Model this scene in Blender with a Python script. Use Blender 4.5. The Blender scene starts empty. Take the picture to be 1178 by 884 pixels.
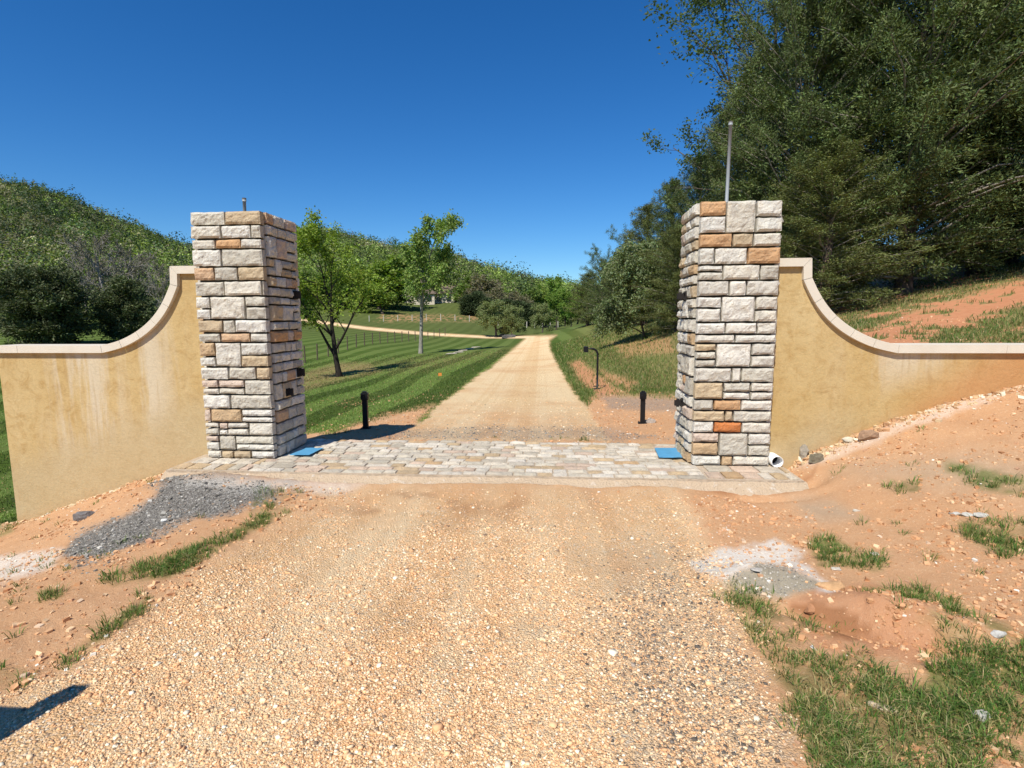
import bpy, math, random
import numpy as np
R_ = math.radians
rng = np.random.default_rng(11)
random.seed(5)
S = bpy.context.scene
COL = S.collection

# ------------------------------------------------------------------ camera, world, sun, exposure
FPX, CW, CH = 633.28, 1178.0, 884.0
PITCH, ROLL, YAW = 0.123137, -0.0051169, -0.0793618
CAM = np.array([0.858, -5.881, 1.596])
_F = np.array([math.sin(YAW)*math.cos(PITCH), math.cos(YAW)*math.cos(PITCH), -math.sin(PITCH)])
_r = np.array([math.cos(YAW), -math.sin(YAW), 0.0]); _u = np.cross(_r, _F)
_R = _r*math.cos(ROLL) + _u*math.sin(ROLL); _U = -_r*math.sin(ROLL) + _u*math.cos(ROLL)
cd = bpy.data.cameras.new('camera'); cam = bpy.data.objects.new('camera', cd); COL.objects.link(cam)
from mathutils import Matrix, Vector
cam.matrix_world = Matrix([[_R[0], _U[0], -_F[0], CAM[0]], [_R[1], _U[1], -_F[1], CAM[1]], [_R[2], _U[2], -_F[2], CAM[2]], [0, 0, 0, 1]])
cd.sensor_width = 36; cd.lens = FPX/CW*36; cd.clip_start = 0.05; cd.clip_end = 5000
S.camera = cam
SUN_EL = 52.0; LX, LY = 0.387, 0.922          # horizontal travel direction of the light
world = bpy.data.worlds.new('World'); S.world = world; world.use_nodes = True
wn = world.node_tree.nodes; wl = world.node_tree.links
sky = wn.new('ShaderNodeTexSky'); sky.sky_type = 'NISHITA'; sky.sun_disc = False
sky.sun_elevation = R_(SUN_EL); sky.sun_rotation = math.atan2(-LX, -LY)
sky.altitude = 400; sky.air_density = 1.0; sky.dust_density = 0.0; sky.ozone_density = 4.0
hs = wn.new('ShaderNodeHueSaturation'); hs.inputs['Saturation'].default_value = 1.30
wl.new(sky.outputs[0], hs.inputs['Color'])
bg = wn['Background']; vm = wn.new('ShaderNodeVectorMath'); vm.operation = 'MULTIPLY'; vm.inputs[1].default_value = (.62, .83, 1.0)
wl.new(hs.outputs[0], vm.inputs[0]); wl.new(vm.outputs[0], bg.inputs[0]); bg.inputs[1].default_value = 0.11
sd = bpy.data.lights.new('sun', 'SUN'); sun = bpy.data.objects.new('sun', sd); COL.objects.link(sun)
sd.energy = 5.0; sd.angle = R_(0.53); sd.color = (1.0, 0.95, 0.85)
c_ = math.cos(R_(SUN_EL))
sun.rotation_euler = Vector((LX*c_, LY*c_, -math.sin(R_(SUN_EL)))).to_track_quat('-Z', 'Y').to_euler()
sun.location = (-5, -12, 20)
S.view_settings.view_transform = 'Standard'; S.view_settings.look = 'None'
S.view_settings.exposure = 0.16; S.view_settings.gamma = 1.0
S.cycles.max_bounces = 5; S.cycles.transparent_max_bounces = 4

def ray(u, v): return _F + _R*((u-589)/FPX) - _U*((v-442)/FPX)
def at(u, v, d): return CAM + ray(u, v)*d       # d = distance along the view axis
def pix(x, y, z):
    dx, dy, dz = x-CAM[0], y-CAM[1], z-CAM[2]
    w = dx*_F[0]+dy*_F[1]+dz*_F[2]
    w = np.where(w > 0.05, w, 0.05)
    return 589+FPX*(dx*_R[0]+dy*_R[1]+dz*_R[2])/w, 442-FPX*(dx*_U[0]+dy*_U[1]+dz*_U[2])/w, w

# ------------------------------------------------------------------ noise
_h = rng.random((256, 256))
def vnoise(x, y):
    xi = np.floor(x).astype(int); yi = np.floor(y).astype(int)
    fx = x-xi; fy = y-yi; fx = fx*fx*(3-2*fx); fy = fy*fy*(3-2*fy)
    a = _h[xi & 255, yi & 255]; b = _h[(xi+1) & 255, yi & 255]
    c = _h[xi & 255, (yi+1) & 255]; d = _h[(xi+1) & 255, (yi+1) & 255]
    return (a*(1-fx)+b*fx)*(1-fy)+(c*(1-fx)+d*fx)*fy
def fbm(x, y, o=4):
    x = np.asarray(x, float); y = np.asarray(y, float); s = 0; a = 0.5; t = 0
    for i in range(o):
        s = s+a*vnoise(x*2**i+17.3*i, y*2**i+9.1*i); t += a; a *= 0.5
    return s/t
def sstep(a, b, x):
    t = np.clip((x-a)/(b-a), 0, 1); return t*t*(3-2*t)

# ------------------------------------------------------------------ mesh helpers
def mesh_np(name, V, F, mat, parent=None, cols=None, attrs=None, smooth=False, mats=None, midx=None):
    """V (n,3); F list of int arrays (m,k)."""
    if not isinstance(F, list): F = [F]
    F = [np.asarray(f) for f in F if len(f)]
    me = bpy.data.meshes.new(name)
    V = np.asarray(V, dtype=np.float32)
    me.vertices.add(len(V)); me.vertices.foreach_set('co', V.ravel())
    nl = sum(f.size for f in F); nf = sum(len(f) for f in F)
    me.loops.add(nl); me.polygons.add(nf)
    me.loops.foreach_set('vertex_index', np.concatenate([f.ravel() for f in F]).astype(np.int32))
    st = []; o = 0
    for f in F:
        st.append(o+np.arange(len(f))*f.shape[1]); o += f.size
    me.polygons.foreach_set('loop_start', np.concatenate(st).astype(np.int32))
    me.polygons.foreach_set('use_smooth', np.full(nf, bool(smooth)))
    me.update(calc_edges=True); me.validate()
    for m in (mats or [mat]): me.materials.append(m)
    if midx is not None: me.polygons.foreach_set('material_index', np.asarray(midx, dtype=np.int32))
    if cols is not None:
        a = me.color_attributes.new('Col', 'FLOAT_COLOR', 'POINT')
        c = np.ones((len(V), 4), dtype=np.float32); c[:, :3] = cols
        a.data.foreach_set('color', c.ravel())
    for k, w in (attrs or {}).items():
        a = me.attributes.new(k, 'FLOAT', 'POINT'); a.data.foreach_set('value', np.asarray(w, dtype=np.float32))
    ob = bpy.data.objects.new(name, me); COL.objects.link(ob)
    if parent: ob.parent = parent
    return ob
class MB:
    def __init__(s): s.V = []; s.F = {}; s.C = []; s.n = 0
    def add(s, V, F, col=(1, 1, 1)):
        V = np.asarray(V, float); s.V.append(V)
        s.C.append(np.broadcast_to(np.asarray(col, float), (len(V), 3)))
        if not (isinstance(F, list) and len(F) and isinstance(F[0], np.ndarray) and F[0].ndim == 2): F = [F]
        for f in F:
            f = np.asarray(f)
            if len(f): s.F.setdefault(f.shape[1], []).append(f+s.n)
        s.n += len(V); return s
    def box(s, x0, x1, y0, y1, z0, z1, col=(1, 1, 1)):
        V = [(x, y, z) for z in (z0, z1) for y in (y0, y1) for x in (x0, x1)]
        return s.add(V, [(0, 2, 3, 1), (4, 5, 7, 6), (0, 1, 5, 4), (2, 6, 7, 3), (0, 4, 6, 2), (1, 3, 7, 5)], col)
    def tube(s, P, r, n=8, col=(1, 1, 1), cap=True):
        P = np.asarray(P, float); r = np.broadcast_to(np.asarray(r, float), (len(P),))
        T = np.gradient(P, axis=0); T /= np.linalg.norm(T, axis=1)[:, None]+1e-9
        ref = np.array([0, 0, 1.0]) if abs(T[0][2]) < 0.9 else np.array([1.0, 0, 0])
        N = np.cross(T, ref); N /= np.linalg.norm(N, axis=1)[:, None]+1e-9; B = np.cross(T, N)
        a = np.arange(n)*2*np.pi/n
        V = (P[:, None, :]+r[:, None, None]*(np.cos(a)[None, :, None]*N[:, None, :]+np.sin(a)[None, :, None]*B[:, None, :])).reshape(-1, 3)
        F = []
        for i in range(len(P)-1):
            for j in range(n):
                k = (j+1) % n; F.append((i*n+j, i*n+k, (i+1)*n+k, (i+1)*n+j))
        fl = [np.array(F)]
        if cap: fl += [np.array([list(range(n))]), np.array([list(range((len(P)-1)*n, len(P)*n))[::-1]])]
        return s.add(V, fl, col)
    def build(s, name, mat, parent=None, smooth=False, attrs=None):
        return mesh_np(name, np.concatenate(s.V), [np.concatenate(f) for f in s.F.values()], mat, parent, np.concatenate(s.C), attrs, smooth)
def tag(o, label=None, cat=None, group=None, kind=None):
    if label: o['label'] = label
    if cat: o['category'] = cat
    if group: o['group'] = group
    if kind: o['kind'] = kind
    return o
def empty(name, loc=(0, 0, 0), rz=0.0, label=None, cat=None, group=None):
    o = bpy.data.objects.new(name, None); COL.objects.link(o); o.location = loc; o.rotation_euler = (0, 0, rz); o.empty_display_size = 0.2
    return tag(o, label, cat, group)
def dup(root, loc, rz=0.0, sc=(1, 1, 1), label=None, cat=None, group=None):
    r = root.copy(); COL.objects.link(r); r.location = loc; r.rotation_euler = (0, 0, rz); r.scale = sc
    if label: r['label'] = label
    if group: r['group'] = group
    if cat: r['category'] = cat
    for ch in list(root.children):
        c = ch.copy(); COL.objects.link(c); c.parent = r
    return r

# ------------------------------------------------------------------ material helpers
class NT:
    def __init__(s, name):
        s.m = bpy.data.materials.new(name); s.m.use_nodes = True
        s.n = s.m.node_tree.nodes; s.l = s.m.node_tree.links; s.b = s.n['Principled BSDF']
        s.b.inputs['Roughness'].default_value = 0.9; s.b.inputs['Specular IOR Level'].default_value = 0.25
    def _in(s, sock, v):
        if hasattr(v, 'is_output') or isinstance(v, bpy.types.NodeSocket): s.l.new(v, sock)
        elif isinstance(v, tuple) and len(v) == 3: sock.default_value = (*v, 1) if len(sock.default_value) == 4 else v
        else: sock.default_value = v
    def attr(s, name, out='Fac'):
        a = s.n.new('ShaderNodeAttribute'); a.attribute_name = name; return a.outputs[out]
    def pos(s):
        return s.n.new('ShaderNodeNewGeometry').outputs['Position']
    def obj(s): return s.n.new('ShaderNodeTexCoord').outputs['Object']
    def scale(s, vec, sc):
        n = s.n.new('ShaderNodeVectorMath'); n.operation = 'MULTIPLY'; s.l.new(vec, n.inputs[0]); n.inputs[1].default_value = sc; return n.outputs[0]
    def noise(s, vec, scale, detail=4, rough=0.55, dist=0.0, col=False):
        n = s.n.new('ShaderNodeTexNoise'); s.l.new(vec, n.inputs['Vector']); n.inputs['Scale'].default_value = scale
        n.inputs['Detail'].default_value = detail; n.inputs['Roughness'].default_value = rough; n.inputs['Distortion'].default_value = dist
        return n.outputs['Color' if col else 'Fac']
    def vor(s, vec, scale, feat='F1', out='Distance'):
        n = s.n.new('ShaderNodeTexVoronoi'); s.l.new(vec, n.inputs['Vector']); n.inputs['Scale'].default_value = scale; n.feature = feat
        return n.outputs[out]
    def ramp(s, f, stops):
        n = s.n.new('ShaderNodeValToRGB'); s.l.new(f, n.inputs[0]); e = n.color_ramp.elements
        while len(e) < len(stops): e.new(0.5)
        for i, (p, c) in enumerate(stops):
            e[i].position = p; e[i].color = (*c, 1) if isinstance(c, tuple) else (c, c, c, 1)
        return n.outputs[0]
    def mix(s, f, a, b, mode='MIX'):
        n = s.n.new('ShaderNodeMix'); n.data_type = 'RGBA'; n.blend_type = mode
        s._in(n.inputs[0], f); s._in(n.inputs[6], a); s._in(n.inputs[7], b); return n.outputs[2]
    def math(s, op, a, b=0.0, c=None, clamp=False):
        n = s.n.new('ShaderNodeMath'); n.operation = op; n.use_clamp = clamp; s._in(n.inputs[0], a); s._in(n.inputs[1], b)
        if c is not None: s._in(n.inputs[2], c)
        return n.outputs[0]
    def col(s, v): s._in(s.b.inputs['Base Color'], v); return s
    def bump(s, h, dist=0.01, strength=1.0):
        n = s.n.new('ShaderNodeBump'); s.l.new(h, n.inputs['Height']); n.inputs['Distance'].default_value = dist; n.inputs['Strength'].default_value = strength
        s.l.new(n.outputs[0], s.b.inputs['Normal']); return s

def simple(name, c, rough=0.6, metal=0.0, var=0.15, sc=30, bump=0.002):
    t = NT(name); p = t.pos(); nz = t.noise(p, sc, 4)
    t.col(t.mix(nz, tuple(x*(1-var) for x in c), tuple(min(1, x*(1+var)) for x in c)))
    t.b.inputs['Roughness'].default_value = rough; t.b.inputs['Metallic'].default_value = metal
    t.bump(nz, bump); return t.m
def leaf_mat(name, rough=0.6, trans=0.3):
    t = NT(name); c = t.attr('Col', 'Color'); t.col(c); t.b.inputs['Roughness'].default_value = rough
    t.b.inputs['Specular IOR Level'].default_value = 0.3
    tr = t.n.new('ShaderNodeBsdfTranslucent'); t.l.new(t.mix(1.0, c, (1.35, 1.5, 0.5), 'MULTIPLY'), tr.inputs[0])
    mx = t.n.new('ShaderNodeMixShader'); mx.inputs[0].default_value = trans
    t.l.new(t.b.outputs[0], mx.inputs[1]); t.l.new(tr.outputs[0], mx.inputs[2])
    t.l.new(mx.outputs[0], t.n['Material Output'].inputs[0]); return t.m
M_leaf = leaf_mat('leaves'); M_grass = leaf_mat('grass_blades', 0.55, 0.25); M_needle = leaf_mat('needles', 0.7, 0.12)
t = NT('bark'); p = t.pos(); nz = t.noise(t.scale(p, (1, 1, 0.25)), 14, 5, 0.6)
t.col(t.mix(1.0, t.attr('Col', 'Color'), t.ramp(nz, [(0.3, 0.45), (0.7, 1.25)]), 'MULTIPLY')); t.bump(nz, 0.02); M_bark = t.m

# ------------------------------------------------------------------ terrain height
def _warp(x, y):
    dx = x-CAM[0]; dy = y-CAM[1]; r = np.hypot(dx, dy)+1e-6; L = np.log(1+r/1.5)
    return dx/r*L, dy/r*L, r
CT = []
for x, y, z in [(-1, -4.6, -.1), (1, -5, -.1), (2.2, -4.8, -.1), (0, -3, -.1), (1, -1.6, -.11), (-1, -1.6, -.11), (.5, -.7, -.045), (-1.5, -.8, -.08), (2, -.8, -.06),
                (-2.2, -3.2, -.12), (-2.6, -2, -.16), (-3, -3.2, -.25), (-4.4, -2, -.6), (-6, -1.5, -.98), (-2.0, -4.6, -.12), (-3.1, -1, -.16), (-4, -.7, -.4), (-5, -.6, -.72),
                (-3.3, .1, -.12), (-4.1, .1, -.36), (-4.94, .1, -.63), (-5.9, .1, -.93), (-7.5, 0, -1.15), (-9, -3, -1.4), (-5, -6, -.5), (-10, -8, -1.2), (-15, 0, -1.6),
                (3.15, -.6, -.08), (3.3, .1, -.04), (4.26, .1, .42), (4.9, .1, .66), (5.79, .1, .9), (5, -1, .48), (6.5, -1.5, .8), (4, -1.5, .13), (3.2, -2.5, -.05), (3.3, -3.8, -.05),
                (5, -4, .2), (7, -3, .6), (2.6, -4.5, -.09), (9, -6, .8), (12, 0, 2.1), (15, -8, 1.6), (1, -9, -.1), (1, -18, -.1), (-8, -20, -1), (12, -20, 1.5), (0, -200, -2), (-200, -150, -10), (200, -150, 15),
                (-2.5, 1.2, -.13), (0, 1.2, -.1), (2.5, 1.2, -.1), (0, 3, -.16), (3.3, 1.3, .05), (4.3, 1.5, .5), (6, 1.5, 1.0), (8, 1, 1.6),
                (-3.4, 1.4, -.35), (-5.9, 1.5, -1.1), (-4.5, 1.3, -.75)]:
    CT.append((x, y, z))
for u, v, d in [(590, 470, 11.2), (595, 445, 16), (610, 420, 24), (618, 402, 38), (624, 390, 62),
                (675, 470, 11.2), (655, 445, 16), (720, 455, 13), (760, 470, 11.5), (700, 420, 20), (760, 425, 17), (740, 392, 26), (770, 388, 22), (700, 380, 42), (665, 377, 58), (640, 380, 75),
                (430, 480, 10.5), (352, 497, 9.6), (360, 465, 14), (450, 450, 17), (500, 430, 20), (391, 436, 25.5), (350, 438, 24), (484, 406, 45), (560, 402, 45), (345, 415, 38), (420, 398, 50), (510, 388, 75), (570, 388, 80),
                (345, 368, 105), (450, 379, 88), (520, 383, 80), (600, 388, 70), (420, 350, 140), (480, 350, 150), (560, 350, 150), (560, 374, 110), (345, 352, 140), (640, 378, 120), (640, 365, 160),
                (400, 300, 270), (480, 315, 260), (560, 330, 260), (630, 345, 300), (370, 274, 430), (330, 278, 420), (430, 290, 420), (500, 299, 420), (560, 318, 440), (640, 332, 480), (720, 340, 500), (640, 335, 420),
                (0, 575, 9), (0, 500, 12), (0, 430, 20), (0, 398, 34), (60, 396, 36), (150, 392, 40), (240, 385, 50), (0, 372, 60), (120, 366, 75), (240, 362, 90),
                (0, 330, 130), (120, 330, 140), (240, 330, 160), (0, 224, 330), (60, 234, 335), (120, 258, 345), (180, 282, 360), (220, 301, 380), (0, 270, 220), (120, 290, 240), (260, 305, 330),
                (1178, 388, 9), (1178, 322, 16), (1010, 388, 10), (985, 362, 16), (1100, 337, 16), (900, 372, 18), (800, 384, 20), (850, 378, 20), (1178, 290, 30), (950, 330, 32), (800, 350, 50), (1178, 275, 60), (950, 310, 70), (800, 335, 110), (1178, 262, 300), (900, 310, 400)]:
    CT.append(tuple(at(u, v, d)))
for az, r, zz in [(-75, 60, 0), (-75, 300, 60), (-100, 300, 30), (-75, 15, -1.7), (75, 60, 16), (75, 20, 4.5), (75, 300, 60), (110, 100, 10), (-40, 700, 60), (0, 900, 40), (45, 900, 60), (-110, 60, -2)]:
    CT.append((CAM[0]+r*math.sin(R_(az)), CAM[1]+r*math.cos(R_(az)), zz))
CT = np.array(CT)
def _kern(ax, ay, bx, by):
    r2 = (ax[:, None]-bx[None])**2+(ay[:, None]-by[None])**2
    return 0.5*r2*np.log(r2+1e-9)
_cx, _cy, _cr = _warp(CT[:, 0], CT[:, 1]); _s = CT[:, 2]/(_cr+2)
n_ = len(CT); A = np.zeros((n_+3, n_+3)); A[:n_, :n_] = _kern(_cx, _cy, _cx, _cy)+np.eye(n_)*2e-4
A[:n_, n_:] = np.stack([np.ones(n_), _cx, _cy], 1); A[n_:, :n_] = A[:n_, n_:].T
_w = np.linalg.solve(A, np.concatenate([_s, np.zeros(3)]))
def zbase(x, y):
    x = np.atleast_1d(np.asarray(x, float)); y = np.atleast_1d(np.asarray(y, float)); out = np.empty(len(x))
    for i in range(0, len(x), 60000):
        a, b, r = _warp(x[i:i+60000], y[i:i+60000])
        out[i:i+60000] = (_kern(a, b, _cx, _cy)@_w[:n_]+_w[n_]+_w[n_+1]*a+_w[n_+2]*b)*(r+2)
    return out
def gauss(x, y, cx, cy, sx, sy, a=0.0):
    c, s = math.cos(a), math.sin(a); dx = x-cx; dy = y-cy
    return np.exp(-((dx*c+dy*s)/sx)**2-((-dx*s+dy*c)/sy)**2)
_hp = {}
def zf(x, y):
    x = np.atleast_1d(np.asarray(x, float)); y = np.atleast_1d(np.asarray(y, float))
    z = zbase(x, y); r = np.hypot(x-CAM[0], y-CAM[1])
    rough = sstep(3.0, 5.0, np.abs(x-0.3))*(y < 1.5)*0.5+0.5
    near = np.exp(-r/25)
    z = z+near*rough*((fbm(x*1.1, y*1.1, 3)-.5)*.12+(fbm(x*6, y*6, 3)-.5)*.06-.03*sstep(.06, .0, np.abs(fbm(x*1.3+40, y*.7+11, 4)-.5))*sstep(3.2, 4.5, np.abs(x-.3))+(fbm(x*22, y*22, 2)-.5)*.020)
    # heap of crushed grey stone by the left plinth, ash heap and dug clay at the right
    z = z+.14*gauss(x, y, -3.05, -1.05, .65, .42, .5)*(.7+.6*fbm(x*4, y*4, 3))+.11*gauss(x, y, 2.2, -2.38, .30, .17)*(.55+.9*fbm(x*9, y*9, 3))+.13*gauss(x, y, 2.8, -2.85, .34, .17, -.6)*(.6+.8*fbm(x*6, y*6, 3))-.09*gauss(x, y, 2.38, -2.84, .30, .05, -.64)
    z = z-.07*gauss(x, y, 2.75, -.72, .55, .07, -.15)-.10*gauss(x, y, 3.35, -.38, .22, .14)
    # ditch beside the lawn
    z = z+(fbm(x*.05, y*.05, 3)-.5)*np.clip(r-60, 0, 60)*.03
    # flat under the paved apron
    m = sstep(3.5, 3.2, np.abs(x-.05))*sstep(-.60, -.50, y)*sstep(1.25, 1.0, y)
    return np.where(m > 0, z*(1-m)+np.minimum(z, -.11)*m, z)
def gz(x, y): return float(zf([x], [y])[0])
def ongr(u, v, d0=None):
    """ground point seen at a photo position (walk along the sight line)"""
    d = np.exp(np.linspace(math.log(1.5), math.log(700), 500)); P = CAM[None]+ray(u, v)[None]*d[:, None]
    below = P[:, 2] < zf(P[:, 0], P[:, 1])
    if d0: below &= d > d0
    i = int(np.argmax(below)) if below.any() else len(d)-1
    return np.array([P[i, 0], P[i, 1], gz(P[i, 0], P[i, 1])])

# ------------------------------------------------------------------ ground zones (where lawn, gravel, clay lie)
def psd(poly, u, v):
    """signed distance to a polygon (negative inside)"""
    P = np.array(poly, float); n = len(P); d = np.full(u.shape, 1e18); ins = np.zeros(u.shape, bool)
    for i in range(n):
        a = P[i]; b = P[(i+1) % n]; e = b-a; wx = u-a[0]; wy = v-a[1]
        t = np.clip((wx*e[0]+wy*e[1])/(e@e+1e-9), 0, 1)
        d = np.minimum(d, (wx-e[0]*t)**2+(wy-e[1]*t)**2)
        c = ((a[1] > v) != (b[1] > v)) & (u < (b[0]-a[0])*(v-a[1])/(b[1]-a[1]+1e-12)+a[0]); ins ^= c
    return np.where(ins, -1, 1)*np.sqrt(d)
ROAD = [(455, 508), (500, 470), (533, 445), (568, 420), (590, 402), (604, 390), (603, 387), (640, 386), (632, 392), (633, 402), (645, 425), (658, 448), (676, 470), (700, 508)]
BRANCH = [(300, 359), (345, 366), (420, 376), (500, 383.3), (570, 387), (618, 386.5), (618, 389.5), (560, 389.5), (490, 386), (420, 379.5), (345, 369.5), (300, 363)]
FORE = [(-400, 1100), (-60, 850), (100, 755), (190, 690), (345, 585), (450, 553), (780, 560), (822, 640), (840, 700), (890, 790), (935, 890), (1100, 1300), (300, 3000)]
GREYL = [(240, 548), (200, 545), (150, 585), (85, 622), (80, 640), (130, 640), (220, 605), (320, 573), (350, 556)]
GRASS_R = [(828, 672), (880, 682), (905, 705), (960, 742), (1040, 775), (1090, 760), (1075, 715), (1000, 682), (1060, 680), (1120, 705), (1178, 735), (1500, 850), (1500, 1400), (960, 1200), (930, 884), (905, 810), (860, 725)]
G_PATCH = [[(936, 612), (960, 618), (1018, 645), (1015, 655), (940, 652), (932, 625)], [(1085, 530), (1130, 540), (1200, 555), (1200, 575), (1130, 562), (1085, 540)],
           [(1100, 600), (1160, 595), (1200, 588), (1200, 640), (1150, 640), (1105, 615)], [(1020, 553), (1058, 556), (1056, 568), (1022, 564)],
           [(118, 668), (185, 640), (230, 625), (330, 578), (335, 590), (250, 633), (195, 665), (130, 675)], [(58, 762), (100, 735), (165, 683), (182, 690), (150, 715), (70, 770)],
           [(45, 680), (70, 676), (76, 688), (50, 693)], [(-60, 770), (35, 765), (30, 788), (-60, 800)], [(300, 560), (350, 566), (330, 580), (285, 592)], [(-60, 560), (18, 596), (14, 612), (-60, 640)]]
def zones(x, y, z):
    u, v, w = pix(x, y, z); r = np.hypot(x-CAM[0], y-CAM[1])
    n1 = fbm(x*2.3+5, y*2.3, 4)-.5; n2 = fbm(x*9, y*9, 3)-.5
    s = np.clip(500/np.maximum(w, .8), 6, 220)       # jitter of the borders: real centimetres
    j = (n1*.30+n2*.12)*s
    front = (w > .3) & (y < .3)
    def zone(poly, soft, jj=1.0): return sstep(soft, -soft, psd(poly, u, v)+j*jj)
    beyond = sstep(.9, 1.3, y)
    grass = np.zeros(len(x)); tan = np.zeros(len(x)); grey = np.zeros(len(x)); pale = np.zeros(len(x)); clay = np.zeros(len(x)); dry = np.zeros(len(x))
    # front of the gate
    f = front.astype(float)
    tan = np.maximum(tan, f*zone(FORE, 24, 1.3)); grey = np.maximum(grey, f*zone(GREYL, 9, 1.0))
    rgt = zone([(700, 640), (760, 620), (840, 700), (905, 800), (950, 900), (740, 900), (700, 760)], 45, .6)
    darkpeb = f*rgt
    g = zone(GRASS_R, 10, .8)*sstep(-.16, .06, n1+n2*.8+.10)
    for q in G_PATCH: g = np.maximum(g, zone(q, 4, .25)*sstep(-.25, 0, n2+.08))
    grass = np.maximum(grass, f*g)
    pale = np.maximum(pale, f*zone([(800, 650), (830, 632), (890, 628), (935, 650), (950, 672), (900, 655), (860, 655), (835, 668)], 6, 1.1))
    ashz = f*zone([(835, 668), (870, 650), (905, 652), (945, 672), (900, 690), (850, 684)], 4, .3)
    pale = pale*(1-ashz); pale = np.maximum(pale, f*zone([(215, 548), (260, 548), (420, 556), (395, 565), (250, 566), (205, 556)], 6, .4)*.6)
    pale = np.maximum(pale, f*zone([(-20, 640), (70, 632), (60, 650), (0, 668), (-20, 670)], 6, .5)*.8)
    pale = np.maximum(pale, f*zone([(900, 522), (960, 512), (1100, 460), (1178, 435), (1178, 444), (1100, 472), (970, 525), (910, 540)], 4, .5)*.5)
    clay = np.maximum(clay, f*zone([(895, 690), (1000, 672), (1075, 715), (1090, 750), (1045, 765), (960, 740), (915, 712)], 6, .9)*.55)
    wet_shade = f*np.maximum(zone([(905, 697), (935, 692), (985, 715), (1010, 735), (960, 730), (925, 715)], 2.5, .5), zone([(800, 562), (905, 558), (935, 548), (940, 535), (925, 560), (905, 568), (830, 570)], 4, .2))  # clay cut's shade painted in; darker strip round the right plinth
    wet_shade = np.maximum(wet_shade, f*.55*zone([(380, 590), (470, 555), (560, 575), (680, 560), (690, 585), (560, 600), (430, 610)], 16, 1.0)*sstep(0, .12, n1))
    greyb = ashz+f*zone([(960, 540), (1100, 520), (1178, 535), (1178, 560), (1050, 560)], 25, .6)*.5+f*zone([(905, 570), (960, 575), (1000, 600), (930, 600)], 12, .6)*.5
    # beyond the gate
    b = beyond*(w > 5)
    g = np.ones(len(x))
    nearend = sstep(2.0, 2.6, y+n1*2.0+np.abs(x)*.04-np.clip(-x-2.5, 0, 3)*1.2)
    g = g*np.maximum(nearend, sstep(-4.9, -5.7, x)*(y > .45))
    onroad = zone(ROAD, 2.5, .75)*(w < 95)*(v < 520)
    onbr = zone(BRANCH, 1.0, 0)*(w > 55)*(w < 140)
    rd = np.maximum(onroad, onbr)
    dirtR = zone([(680, 456), (700, 452), (790, 455), (790, 520), (690, 520), (665, 480)], 7, .6)*(w < 18)*(x < 5)
    dirtL = zone([(345, 506), (395, 494), (440, 478), (500, 466), (480, 490), (470, 520), (330, 520)], 5, .5)*(w < 14)
    tr = zone([(655, 418), (668, 414), (690, 432), (718, 452), (690, 458), (668, 440)], 5, .6)*(w < 32)*.85
    tr = np.maximum(tr, zone([(690, 425), (735, 440), (725, 450), (695, 438)], 4, .6)*(w < 30)*.7)
    tr = np.maximum(tr, zone([(700, 395), (770, 385), (776, 405), (720, 412)], 5, .8)*(w < 34)*(w > 12)*.55)
    far = zone([(440, 361), (590, 363), (590, 370), (430, 371)], 3, .5)*(w > 100)*(w < 160)*sstep(-.02, .12, n1)*.55
    tr = np.maximum(tr, far)
    # hillside behind the right wall: bare clay with a fringe of grass below the cedars
    hs_ = (x > 3.4)*sstep(.2, .5, y)*(w < 40)*sstep(740, 800, u)
    fringe = sstep(4, -4, psd([(930, 372), (1010, 348), (1178, 300), (1400, 240), (1400, 285), (1178, 322), (1120, 338), (1040, 362), (990, 384), (930, 400)], u, v)+j*.4)
    low = sstep(4, -4, psd([(1075, 386), (1130, 362), (1178, 352), (1400, 320), (1400, 420), (1060, 420)], u, v)+j*.6)
    gh = np.maximum(np.maximum(fringe, low*.9)*sstep(-.16, -.04, n1+n2*.5), (v < 300)*1.0); gh = np.maximum(gh, .8*sstep(.13, .20, n1+n2*.5)); gh = np.where(u < 900, 1.0, gh)
    under = (v < 470)*sstep(5, -5, psd([(900, 300), (900, 378), (985, 352), (1178, 300), (1400, 230), (1400, 100), (900, 100)], u, v)+j*.3)
    g = g*(1-hs_)+gh*hs_*(1-.8*under)
    clay = np.maximum(clay, b*(hs_*(1-gh)+tr+.7*under*hs_*0))
    g = g*(1-rd)*(1-dirtR)*(1-dirtL)*(1-tr)
    grass = np.where(b > 0, b*g, grass); tan = np.maximum(tan, b*rd)
    grey = np.maximum(grey, b*.38*zone([(440, 498), (560, 491), (700, 494), (770, 505), (700, 507), (560, 505), (430, 507)], 4, .4)*(w < 12))
    grey = np.maximum(grey, b*.5*zone([(690, 456), (780, 456), (785, 475), (700, 470)], 5, .6)*(w < 18))
    dry = b*zone([(345, 430), (390, 418), (425, 418), (440, 428), (400, 436), (345, 452)], 4, .4)*(w < 40)*.9
    dry = np.maximum(dry, b*.45*zone([(430, 418), (560, 405), (600, 400), (520, 420), (450, 430)], 8, .5)*(w > 18))
    dry = np.maximum(dry, f*g*0); dry = np.maximum(dry, f*zone([(840, 680), (900, 700), (1000, 780), (1178, 860), (1178, 900), (930, 900), (870, 760)], 40, 1.0)*.55)
    dry = np.maximum(dry, .35*hs_+.35*b*(w > 14)*(w < 60)*sstep(640, 690, u))
    # left of the left wall: lawn
    side = ((x < -5.85) & (y > -2.0) & (y < 1.6)).astype(float)*sstep(-1.6, -1.0, y+n1)
    grass = np.maximum(grass, side); tan = tan*(1-side)
    grass = np.maximum(grass, ((w < .3) & (np.abs(x) > 5)).astype(float))
    cover = np.where(front & (np.abs(x) < 6.2), grass*(.25+.5*sstep(.4, .6, fbm(x*7, y*7, 2))), grass)
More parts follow.
